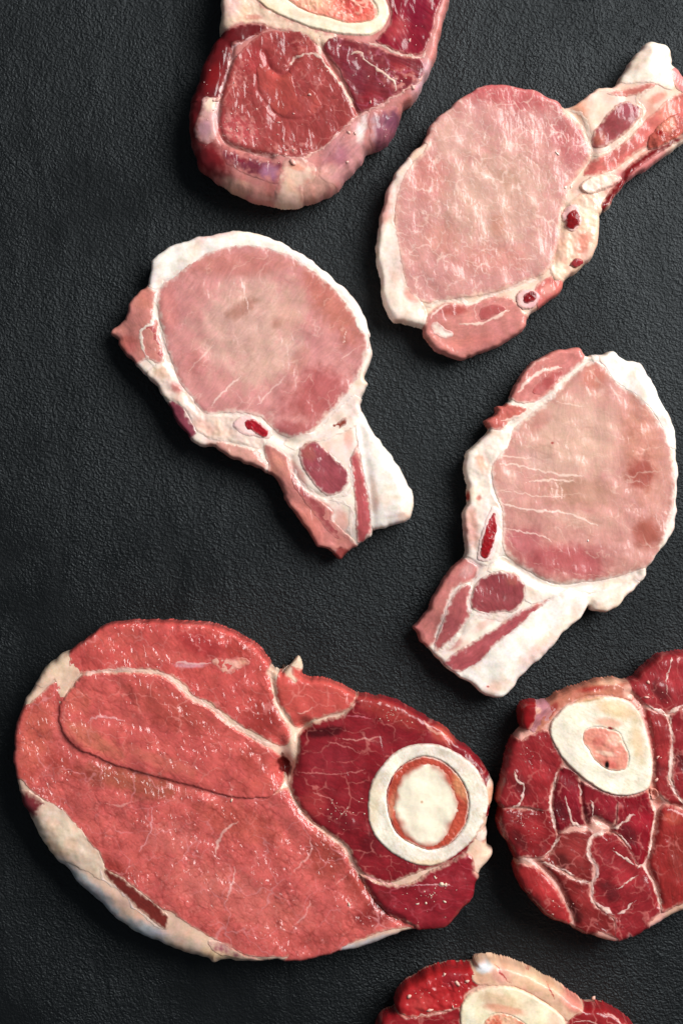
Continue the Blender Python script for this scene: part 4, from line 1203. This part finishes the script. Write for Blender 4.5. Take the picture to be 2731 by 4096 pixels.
    c.layer('muscle', P('E', '478,188 560,132 700,108 860,108 1130,124 1220,164 1310,222 1362,300 1402,370 1432,450 1452,560 1490,620 1525,700 1490,760 1430,745 1360,705 1280,662 1180,592 1100,532 '
            '1010,490 960,432 880,382 800,362 650,358 500,372 400,385 368,345 400,270'), (200, 82, 76), 'wet', lift=13, edge=28, relief=6, rscale=70, wrinkle=[(60, 60, 15, 2.5), (0, 70, 14, 1.5)],
            blobs=[blob('E', 1050, 220, 170, 70, 20, (170, 52, 52), 0.8), blob('E', 1250, 250, 90, 60, 30, (176, 62, 54), 0.7), blob('E', 1380, 600, 110, 150, -20, (160, 54, 48), 0.85), blob('E', 800, 290, 200, 40, 0, (206, 96, 86), 0.6), blob('E', 1000, 335, 90, 18, 0, (222, 150, 160), 0.8),
                   blob('E', 620, 200, 160, 60, -15, (204, 90, 80), 0.6)],
            net=(80, 30, 1.8, 3.5, (220, 130, 124), 0.4, 0.8), net_list=[(34, 50, 2.0, 3.0, (146, 46, 42), 0.3, -1.0)], fiber=(55, 60, 10, 0.07, 1.2),
            lines=[(P('E', '930,345 940,320 1000,325 1110,325'), 8, (232, 180, 176), 0.8, 2)])
    c.layer('fat', P('E', '1120,315 1160,298 1220,312 1275,305 1300,320 1240,345 1210,370 1175,362 1150,338'), (236, 176, 156), 'fat', lift=18, edge=14, sink=0, rim=0, relief=8, rscale=18)
    c.layer('muscle', P('E', '328,520 390,440 440,382 540,368 680,368 800,373 880,395 940,440 1000,500 1100,550 1170,610 1260,670 1340,722 1430,772 1480,830 1492,900 1470,980 1410,1027 1320,1032 1220,1027 '
            '1120,1002 1020,972 900,942 780,912 680,882 580,852 480,802 400,762 340,692 313,620 316,560'), (202, 88, 82), 'wet', mottle=0.12, raw=True, lift=10, edge=13, sink=1.5, relief=6, rscale=70, rim=0, dome=3,
            wrinkle=[(35, 70, 16, 3.0), (-30, 60, 14, 1.5)],
            blobs=[blob('E', 500, 720, 200, 60, 30, (212, 112, 92), 0.85), blob('E', 900, 560, 300, 110, 25, (178, 74, 64), 0.75), blob('E', 420, 520, 90, 80, 0, (206, 100, 84), 0.6), blob('E', 850, 830, 250, 45, 20, (208, 104, 90), 0.7), blob('E', 1330, 830, 120, 80, 20, (172, 68, 58), 0.6), blob('E', 1350, 950, 130, 60, -10, (196, 84, 74), 0.5)],
            net=(90, 20, 1.5, 3.5, (222, 134, 124), 0.4, 0.8), net_list=[(36, 35, 2.2, 3.0, (150, 52, 44), 0.3, -1.0)], fiber=(35, 60, 10, 0.07, 1.2),
            lines=[(P('E', '480,640 500,605 580,600 660,625'), 7, (226, 160, 160), 0.7, 1.5)], label='oval inner muscle standing proud')
    c.seam(P('E', '440,385 540,365 650,358 800,368 880,392 935,430 980,485 1060,530 1130,570 1190,630 1280,680 1370,735 1440,760'), 10, (240, 196, 180), lift=40)
    c.layer('muscle', P('F', '268,290 330,255 412,276 520,295 640,335 725,375 705,420 640,470 560,490 470,522 410,562 370,542 340,482 290,422 268,352'), (198, 80, 72), lift=14, edge=24, relief=5,
            wrinkle=(10, 60, 13, 1.8), net=(70, 20, 1.8, 3.5, (222, 130, 120), 0.4, 0.8), lines=[(P('F', '390,470 430,472 480,440'), 6, (236, 170, 156), 0.8, 2)])
    c.layer('muscle', P('F', '405,580 470,528 570,495 650,475 720,385 820,390 910,412 1100,513 1190,563 1250,622 1300,660 1340,720 1400,790 1420,960 1380,1100 1340,1180 1300,1240 1200,1290 1050,1335 '
            '900,1395 820,1375 740,1335 700,1272 660,1192 560,1122 470,1062 400,972 357,890 358,800 388,720 400,640'), (130, 22, 32), lift=20, edge=26, relief=6, rscale=60, rim=18, wrinkle=[(70, 50, 13, 2.0), (15, 80, 16, 1.5)],
            blobs=[blob('F', 540, 575, 170, 34, -8, (76, 4, 12), 0.85), blob('F', 640, 1060, 120, 60, 30, (96, 10, 20), 0.6), blob('F', 800, 1180, 80, 90, 40, (92, 8, 18), 0.6), blob('F', 560, 740, 130, 130, 10, (146, 36, 46), 0.7), blob('F', 900, 470, 250, 60, 25, (166, 56, 50), 0.6), blob('F', 480, 960, 90, 90, 30, (160, 48, 48), 0.6),
                   blob('F', 1180, 590, 90, 50, 30, (186, 76, 62), 0.7)],
            net=(62, 15, 1.8, 3.4, (206, 120, 112), 0.32, 0.8), fiber=(15, 60, 10, 0.10, 1.2),
            lines=[(P('F', '400,790 520,800 640,800 760,780'), 4, (212, 130, 124), 0.5, 1), (P('F', '620,610 700,615 780,610 860,600'), 6, (216, 146, 136), 0.6, 1), (P('F', '560,620 680,660 740,690'), 4, (212, 130, 124), 0.5, 1),
                   (P('F', '640,480 740,490 800,500'), 5, (206, 110, 120), 0.6, 1.5), (P('F', '1080,520 1110,560 1200,600'), 8, (232, 168, 150), 0.6, 2), (P('F', '480,900 560,930 620,1000'), 4, (216, 130, 124), 0.6, 1)],
            label='dark red muscle around the bone')
    c.layer('muscle', P('F', '730,1342 830,1382 920,1402 1000,1390 1100,1332 1200,1282 1300,1230 1352,1262 1348,1350 1332,1450 1282,1520 1202,1592 1100,1627 1000,1612 900,1572 830,1512 780,1442'), (136, 24, 36), lift=22, edge=30,
            relief=5, rim=22, wrinkle=(10, 70, 14, 1.5), blobs=[blob('F', 1180, 1420, 130, 90, -20, (150, 36, 48), 0.6), blob('F', 860, 1450, 70, 60, 30, (116, 18, 26), 0.6)],
            net=(80, 5, 2.5, 4, (190, 90, 100), 0.35, 0.8), fiber=(-10, 70, 10, 0.10, 1.2))
    c.seam(P('F', '730,1335 830,1375 920,1402 1000,1404 1100,1397 1240,1402'), 5, (220, 150, 150), lift=30)
    c.seam(P('F', '255,230 268,300 280,400 325,490 370,560 385,620 390,690 370,750 352,800 345,870'), 13, (238, 200, 176), lift=24)
    c.seam(P('F', '410,985 470,1062 560,1130 650,1205 690,1285 735,1340'), 7, (230, 170, 150), lift=20)
    c.layer('pocket', P('F', '312,680 345,715 372,770 356,850 330,872 305,810 275,745'), (92, 18, 16), on_top=True, lift=1.6, edge=8, sink=1, rim=0, blend=(16, 0.8), relief=0, label='painted-in shade of the cleft where the muscles meet')  # dark patch laid on top paints in the shade of the cavity
    c.layer('fat', P('F', '260,260 300,250 345,240 395,172 408,240 420,285 330,265 285,290'), (230, 206, 180), 'fat', lift=10, edge=16, relief=5)
    c.layer('fat', P('F', '1310,1240 1345,1180 1370,1165 1425,1195 1456,1230 1440,1272 1400,1322 1352,1392 1345,1300'), (238, 206, 182), 'fat', lift=20, edge=24, relief=6)
    c.layer('fat', P('F', '1300,640 1390,735 1432,810 1468,870 1455,950 1430,1030 1418,1110 1370,1150 1410,1000 1425,900 1390,800'), (236, 214, 200), 'fat', lift=16, edge=24, relief=5,
            blobs=[blob('F', 1450, 900, 26, 60, 0, (206, 140, 106), 0.8)])
    inner = P('F', '1050,703 1130,708 1210,748 1270,808 1312,880 1327,960 1312,1060 1272,1132 1210,1192 1120,1217 1030,1192 960,1152 910,1092 880,1000 873,920 898,830 950,758')
    b = c.layer('bone', P('F', '1080,632 1180,645 1270,690 1340,740 1390,810 1420,890 1425,960 1400,1060 1350,1150 1280,1220 1190,1280 1110,1300 1020,1285 940,1250 870,1200 810,1130 780,1050 775,960 790,860 830,780 '
                '900,700 980,650'), (240, 230, 214), 'bone', lift=36, edge=12, sink=10, warp=1.5, rim=0, hole=inner, floor=18, relief=1.0, net=(14, 62, 7, 2.2, (214, 192, 160), 0.3, -0.8), net_list=[(20, 0, 1, 3, (226, 190, 160), 0.25, -0.5)], blobs=[blob('F', 810, 950, 40, 200, 5, (226, 206, 176), 0.6), blob('F', 1100, 1280, 150, 24, 0, (228, 196, 160), 0.6), blob('F', 1350, 780, 70, 120, -30, (240, 222, 206), 0.6)])
    c.layer('marrow', inner, (182, 74, 56), 'marrow', lift=22, edge=8, sink=0, relief=4, rscale=16, warp=3, rim=0, parent=b,
            blobs=[blob('F', 1280, 860, 50, 100, -20, (214, 140, 100), 0.8), blob('F', 900, 1000, 26, 130, 10, (206, 130, 100), 0.6), blob('F', 1260, 1100, 60, 80, 30, (196, 84, 60), 0.6)], label='red rim of the marrow')
    c.layer('marrow', P('F', '1060,742 1150,747 1215,800 1235,850 1260,920 1275,970 1235,1080 1190,1162 1110,1204 1020,1172 958,1120 922,1030 912,950 930,850 990,772'), (238, 226, 204), 'marrow', lift=30, edge=16, sink=-18,
            relief=2.5, rscale=50, warp=1, rim=0, parent=b, blobs=[blob('F', 1068, 950, 9, 9, 0, (190, 140, 100), 0.7)], mottle=0.05, blend=(34, 0.95), label='cream coloured marrow disc')
    c.crumbs([spot('F', 1175, 1392, 13), spot('F', 1195, 1395, 9), spot('F', 675, 1505, 9), spot('F', 1192, 1487, 8), spot('F', 1140, 1357, 7), spot('F', 1045, 1500, 7), spot('F', 1090, 1497, 7), spot('F', 42, 942, 8)],
             areas=[patch('F', 1120, 1450, 187.5, 125, 32, 1.2, 3.5), patch('F', 640, 1010, 150, 87.5, 32, 1.2, 3.5), patch('F', 900, 480, 250, 75, 24, 1.2, 3.5)], color=(238, 206, 180), lift=24)


# ---------------------------------------------------------------- shank slice at the right edge
def shank_right():
    out = P('G', '1503,105 1410,115 1330,135 1250,190 1180,240 1140,290 1080,310 1020,300 950,298 880,312 800,325 720,355 650,385 590,405 540,450 480,460 430,462 350,465 325,500 318,560 325,630 335,660 300,690 '
            '265,735 235,800 220,880 200,960 180,1060 150,1160 170,1220 165,1310 185,1400 230,1470 260,1540 290,1600 285,1660 310,1750 350,1820 400,1880 440,1930 490,1990 560,2030 640,2060 680,2090 760,2120 850,2150 '
            '930,2180 1000,2192 1080,2180 1150,2150 1250,2090 1350,2040 1440,1990 1503,1960 1750,1850 1950,1600 2020,1250 2000,800 1900,400 1750,180 1620,110')
    c = Cut('beef_shank_slice', 'dark red shank slice with branching white seams, cut off by the right edge', 'meat', out, 200, rim=70, color=(222, 162, 148), relief=6, seed=501, flush=0.35, grow=5, mottle=0.16, grooves=[(P('G', '600,955 560,1000 545,1120 535,1230 560,1330 575,1410 520,1550'), 12, 10), (P('G', '1250,1100 1290,1250 1262,1450 1220,1620 1270,1740 1315,1900'), 16, 18),
            (P('G', '430,1610 560,1740 640,1880 700,2040'), 16, 18), (P('G', '790,1360 850,1300 960,1360 930,1400'), 14, 16), (P('G', '1110,400 1180,470 1230,620 1270,850 1265,1050 1310,1180'), 12, 12), (P('G', '745,1050 760,1200 790,1340'), 10, 12),
            (P('G', '170,1215 300,1225 450,1240'), 10, 8), (P('G', '1300,1190 1420,1200 1503,1235'), 14, 14)],
            blobs=[blob('G', 800, 370, 330, 60, -18, (190, 120, 92), 0.8), blob('G', 1200, 2110, 330, 50, -25, (206, 150, 150), 0.8), blob('G', 1450, 1960, 150, 50, -25, (206, 166, 140), 0.7)])
    RED = (138, 32, 36)
    c.layer('muscle', P('G', '345,465 430,462 425,560 395,640 340,662 318,600 318,520'), (138, 12, 18), lift=12, edge=30, relief=4)
    c.layer('membrane', P('G', '430,468 540,452 570,500 480,600 405,662 398,600'), (182, 120, 128), 'fat', lift=8, edge=30, blobs=[blob('G', 440, 520, 40, 30, 0, (226, 170, 150), 0.7)], fiber=(-50, 60, 10, 0.15, 1.5))
    c.layer('periosteum', P('G', '590,405 720,355 880,312 1020,300 1110,318 1135,400 1110,445 1000,415 850,402 720,432 600,500 540,572 470,650 420,665 480,560 540,490'), (186, 112, 90), 'meat', lift=12, edge=26, relief=7, rscale=30,
            blobs=[blob('G', 850, 365, 130, 26, -8, (150, 26, 22), 0.7), blob('G', 960, 320, 150, 24, -5, (212, 160, 134), 0.8), blob('G', 1090, 390, 50, 60, 0, (228, 170, 150), 0.9), blob('G', 540, 520, 90, 30, -50, (150, 40, 38), 0.7)])
    muscles = [
        ('510,655 560,770 622,880 590,950 550,1050 530,1150 528,1222 450,1240 340,1205 240,1222 165,1200 150,1160 190,1060 215,950 238,820 330,730 420,680', (148, 40, 42), 60, 14),
        ('195,1228 300,1228 400,1230 530,1230 560,1330 580,1412 560,1482 500,1552 420,1572 340,1562 280,1542 220,1462 178,1372 165,1280', (130, 28, 30), 30, 13),
        ('588,960 652,928 742,1010 747,1150 772,1300 795,1350 680,1342 580,1402 548,1260 548,1120', (122, 16, 30), 80, 10),
        ('748,1030 860,1080 960,1120 1032,1135 1012,1200 1002,1290 962,1335 850,1275 822,1335 770,1292 745,1150', (128, 24, 34), 75, 9),
        ('1030,1142 1130,1122 1232,1100 1252,1200 1282,1250 1262,1380 1252,1500 1217,1602 1150,1622 1100,1522 1012,1402 960,1382 1002,1322 1010,1200', (134, 14, 30), 70, 16),
        ('600,1402 800,1382 832,1402 802,1482 800,1562 832,1642 822,1742 720,1722 600,1652 470,1612 438,1600 520,1552 572,1472', (128, 42, 36), 20, 8),
        ('918,1402 1000,1402 1092,1512 1150,1622 1212,1642 1262,1752 1302,1862 1312,1962 1200,2062 1060,2132 1000,2142 990,2022 940,1982 850,1902 830,1822 850,1722 872,1642 822,1562 810,1482 860,1412', (142, 36, 40), -30, 13),
        ('478,1620 600,1672 700,1732 800,1762 820,1852 870,1932 970,2002 990,2062 1002,2142 920,2112 820,2092 720,2062 690,1982 640,1882 600,1782 530,1692', (126, 36, 32), 40, 9),
        ('296,1600 340,1620 420,1642 480,1692 560,1782 620,1882 672,1982 690,2062 620,2052 540,2012 480,1962 430,1892 350,1812 298,1742 288,1660', (158, 44, 42), 55, 14),
        ('1100,370 1148,290 1250,192 1340,138 1503,108 1620,112 1720,250 1700,400 1503,478 1380,540 1310,530 1222,480 1180,460', (146, 44, 46), 70, 12),
        ('1198,500 1290,530 1360,560 1392,680 1392,830 1382,960 1372,1020 1430,1120 1492,1202 1400,1192 1330,1132 1270,1052 1270,900 1250,750 1215,600', (146, 44, 42), 80, 11),
        ('1392,560 1503,482 1700,440 1750,800 1700,1150 1560,1232 1482,1172 1402,1030 1412,860 1402,680', (140, 36, 40), 85, 12),
        ('1318,1212 1400,1200 1503,1242 1700,1260 1720,1500 1600,1800 1503,1882 1400,1932 1330,1962 1320,1862 1272,1722 1232,1642 1262,1500 1290,1350', (148, 44, 38), 75, 18),
    ]
    for i, (pts, cc, ang, lf) in enumerate(muscles):
        cc = (cc[0] * 0.97, cc[1] * 0.8, cc[2] * 0.88)
        n = P('G', pts)
        m = n.mean(0)
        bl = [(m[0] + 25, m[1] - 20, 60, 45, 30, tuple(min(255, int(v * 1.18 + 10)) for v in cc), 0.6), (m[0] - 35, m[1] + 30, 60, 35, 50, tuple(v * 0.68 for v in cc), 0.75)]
        if i == 12:
            bl = [blob('G', 1400, 1290, 90, 60, 20, (184, 74, 60), 0.8), blob('G', 1450, 1550, 90, 200, 0, (132, 44, 34), 0.5)]
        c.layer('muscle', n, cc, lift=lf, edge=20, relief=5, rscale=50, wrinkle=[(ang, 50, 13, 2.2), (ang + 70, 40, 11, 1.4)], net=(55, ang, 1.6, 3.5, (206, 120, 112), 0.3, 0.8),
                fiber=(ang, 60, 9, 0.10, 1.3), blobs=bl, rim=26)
    c.layer('muscle', P('G', '1760,240 1880,400 1980,800 2000,1250 1930,1580 1760,1800 1650,1820 1760,1500 1740,1220 1790,820 1740,430'), (140, 30, 34), lift=12, edge=20, relief=5, fiber=(85, 60, 10, 0.1, 1.2))
    inner = P('G', '770,650 850,625 940,640 1020,670 1055,740 1080,800 1095,860 1075,930 1020,955 940,945 880,910 830,860 790,790 755,730')
    b = c.layer('bone', P('G', '700,450 800,420 900,410 1000,420 1080,440 1140,490 1180,550 1210,630 1235,720 1255,820 1268,920 1255,1020 1230,1080 1150,1115 1060,1130 960,1115 860,1070 760,1000 680,930 610,850 560,770 '
                '525,690 530,610 570,550 630,490'), (236, 226, 206), 'bone', net=(14, 30, 7, 2.2, (216, 196, 166), 0.3, -0.8), lift=32, edge=10, sink=10, warp=2, rim=0, hole=inner, floor=10, relief=1.2,
                blobs=[blob('G', 1000, 510, 200, 70, 15, (226, 194, 152), 0.75), blob('G', 1150, 750, 60, 180, -10, (226, 196, 156), 0.7), blob('G', 950, 600, 120, 40, 10, (222, 150, 120), 0.6),
                       blob('G', 800, 430, 200, 22, -10, (196, 136, 90), 0.7), blob('G', 960, 640, 26, 12, 10, (150, 10, 20), 0.9)])
    c.layer('marrow', inner, (226, 148, 128), 'marrow', lift=29, edge=10, sink=-10, relief=5, rscale=24, warp=4, rim=0, parent=b,
            blobs=[blob('G', 990, 720, 60, 50, 0, (236, 186, 162), 0.8), blob('G', 920, 820, 90, 20, 10, (240, 196, 172), 0.8), blob('G', 870, 740, 50, 40, 0, (216, 116, 104), 0.6), blob('G', 960, 900, 60, 30, 20, (208, 96, 84), 0.6),
                   blob('G', 932, 908, 17, 34, 5, (14, 3, 3), 1.0)], mottle=0.15)  # last blob paints the darkness inside a hole in the marrow
    for pts, w in (('270,940 300,1030 345,1055 330,1130 290,1200 220,1215', 10), ('600,955 570,980 545,1100 525,1200 550,1290 572,1405', 9), ('625,1120 660,1220 690,1320 780,1360 860,1375', 9),
                   ('735,1030 748,1150', 6), ('815,1150 840,1240 840,1310 930,1345', 6), ('1150,1250 1040,1325 950,1380', 12), ('940,1385 840,1415 803,1500 830,1600 865,1650 842,1740 825,1860 900,1930 990,1982', 13),
                   ('990,1985 1060,1950 1140,1880', 8), ('998,1990 1005,2060', 6), ('1010,1400 1060,1440 1110,1510', 10), ('970,1510 1040,1560 1150,1630', 7), ('990,1800 1060,1765 1150,1690', 7), ('650,1722 780,1742 815,1760', 7),
                   ('480,1560 550,1500 605,1415', 10), ('430,1600 560,1635 720,1705', 9), ('330,1580 400,1600 450,1660', 14), ('1410,120 1372,250 1365,420', 6), ('1190,460 1260,500 1370,555 1395,680 1398,830 1385,1000 1430,1110 1500,1210', 9),
                   ('1370,545 1440,500 1503,470', 9), ('1240,1080 1260,1180 1285,1260 1262,1380 1250,1500 1215,1610 1160,1640 1200,1640 1265,1750 1310,1870 1320,1960', 9)):
        c.seam(P('G', pts), w * 0.8, (238, 200, 186), lift=25)
    c.layer('blood_vessel', P('G', '1245,1080 1290,1075 1310,1120 1290,1160 1255,1150'), (206, 120, 104), 'fat', lift=26, edge=10, sink=2, rim=0, hole=P('G', '1262,1100 1275,1098 1278,1125 1265,1128'), floor=24)
    c.crumbs([spot('G', 1230, 312, 10), spot('G', 1160, 500, 16), spot('G', 1172, 480, 10), spot('G', 1290, 1015, 10), spot('G', 1215, 420, 9), spot('G', 1300, 850, 9)],
             areas=[patch('G', 1230, 400, 178.75, 178.75, 16, 1.2, 3.78), patch('G', 330, 1330, 195, 227.5, 24, 1.2, 3.78), patch('G', 520, 1960, 211.25, 146.25, 24, 1.44, 3.78), patch('G', 380, 820, 162.5, 162.5, 12, 1.2, 3.78), patch('G', 1270, 900, 65, 325, 10, 1.2, 3.78),
                    patch('G', 860, 1300, 260, 195, 12, 1.2, 3.78)], color=(226, 168, 154), lift=17)


# ---------------------------------------------------------------- shank slice cut by the bottom edge
def shank_bottom():
    out = P('H', '130,470 160,420 215,400 215,350 240,300 300,260 380,215 460,195 540,190 580,185 590,165 625,153 680,158 760,180 840,210 900,245 970,280 1030,325 1080,360 1120,378 1150,375 1200,385 1260,420 1300,450 1330,480 '
            '1360,600 1300,800 1000,950 600,950 250,800 110,600')
    c = Cut('beef_shank_slice', 'red shank slice with half a bone showing, cut off by the bottom edge', 'meat', out, 210, rim=70, color=(222, 170, 150), relief=6, seed=601, flush=0.35, grow=4, mottle=0.15)
    c.layer('fat', P('H', '580,185 590,165 625,150 680,156 760,178 840,208 970,278 1115,375 1060,400 1015,425 930,352 850,302 760,262 650,257 575,245'), (230, 188, 156), 'fat', lift=12, edge=34, relief=6,
            blobs=[blob('H', 630, 185, 50, 26, 0, (220, 220, 222), 0.9), blob('H', 1040, 350, 70, 40, 35, (222, 130, 116), 0.7), blob('H', 700, 220, 60, 40, 20, (226, 160, 146), 0.6)],
            lines=[(P('H', '675,172 705,210 750,255'), 5, (170, 20, 24), 0.9, 0), (P('H', '820,200 880,225'), 5, (170, 30, 28), 0.8, 0), (P('H', '918,265 935,300 955,328'), 6, (170, 24, 24), 0.9, 0)])
    c.layer('muscle', P('H', '218,350 245,298 320,252 420,208 540,190 585,215 600,262 540,302 515,372 400,392 300,415 235,395'), (168, 30, 34), lift=15, edge=26, relief=14, rscale=36, wrinkle=(40, 40, 14, 5),
            blobs=[blob('H', 330, 350, 60, 50, 0, (190, 60, 58), 0.6), blob('H', 470, 240, 60, 40, 0, (150, 30, 40), 0.6)])
    c.layer('muscle', P('H', '135,470 200,418 300,412 420,392 512,368 512,470 500,600 200,620 125,520'), (138, 20, 28), lift=16, edge=24, relief=5, net=(60, 10, 1.8, 3.5, (206, 120, 112), 0.3, 0.8), fiber=(10, 60, 10, 0.1, 1.2))
    inner = P('H', '618,440 650,400 700,388 770,408 830,450 870,500 850,580 750,620 650,590 610,510')
    b = c.layer('bone', P('H', '510,400 530,330 580,290 660,265 760,270 850,310 930,360 990,410 1010,470 1000,600 850,700 650,700 530,620'), (238, 222, 190), 'bone', lift=30, edge=12, sink=10, warp=2, rim=0, hole=inner, floor=10,
                relief=1.2, blobs=[blob('H', 700, 330, 130, 40, 10, (228, 190, 150), 0.6), blob('H', 560, 420, 30, 90, 0, (238, 228, 204), 0.7), blob('H', 950, 420, 60, 60, 30, (236, 200, 176), 0.7), blob('H', 720, 375, 120, 24, 10, (228, 150, 120), 0.6)])
    c.layer('marrow', inner, (226, 132, 104), 'marrow', lift=27, edge=10, sink=-10, relief=6, rscale=20, warp=4, rim=0, parent=b, blobs=[blob('H', 740, 440, 60, 40, 20, (240, 190, 156), 0.8), blob('H', 690, 440, 20, 30, 0, (206, 80, 56), 0.6)],
            net=(40, 0, 1.2, 8, (244, 190, 160), 0.5, 2.0), mottle=0.2)
    c.layer('muscle', P('H', '1010,462 1040,410 1100,385 1180,380 1250,418 1315,468 1325,600 1200,700 1020,650'), (142, 24, 30), lift=14, edge=24, relief=5, net=(60, 30, 1.8, 3.5, (216, 130, 122), 0.4, 0.8),
            lines=[(P('H', '1040,440 1100,432 1160,450'), 5, (232, 180, 170), 0.8, 2), (P('H', '1180,400 1230,420 1260,450'), 5, (232, 180, 170), 0.7, 2)])
    c.layer('muscle', P('H', '210,640 500,625 560,690 640,760 640,920 420,880 260,790'), (146, 28, 34), lift=14, edge=24, relief=5, fiber=(70, 60, 10, 0.1, 1.2))
    c.layer('muscle', P('H', '660,740 850,725 1000,640 1200,715 1300,640 1290,790 1000,930 670,925'), (140, 24, 32), lift=14, edge=24, relief=5, fiber=(20, 60, 10, 0.1, 1.2))
    c.crumbs([spot('H', 440, 215, 9), spot('H', 275, 315, 11), spot('H', 370, 378, 13), spot('H', 500, 255, 13), spot('H', 545, 245, 10), spot('H', 1158, 368, 11)], areas=[patch('H', 480, 340, 130, 146.25, 12, 1.44, 4.41), patch('H', 330, 300, 195, 97.5, 10, 1.44, 4.41)],
             color=(232, 178, 160), lift=17)
    c.seam(P('H', '300,415 400,395 470,378 515,365'), 5, (222, 160, 146), lift=18)


shank_top()
chop_upper()
chop_left()
chop_right()
leg_steak()
shank_right()
shank_bottom()
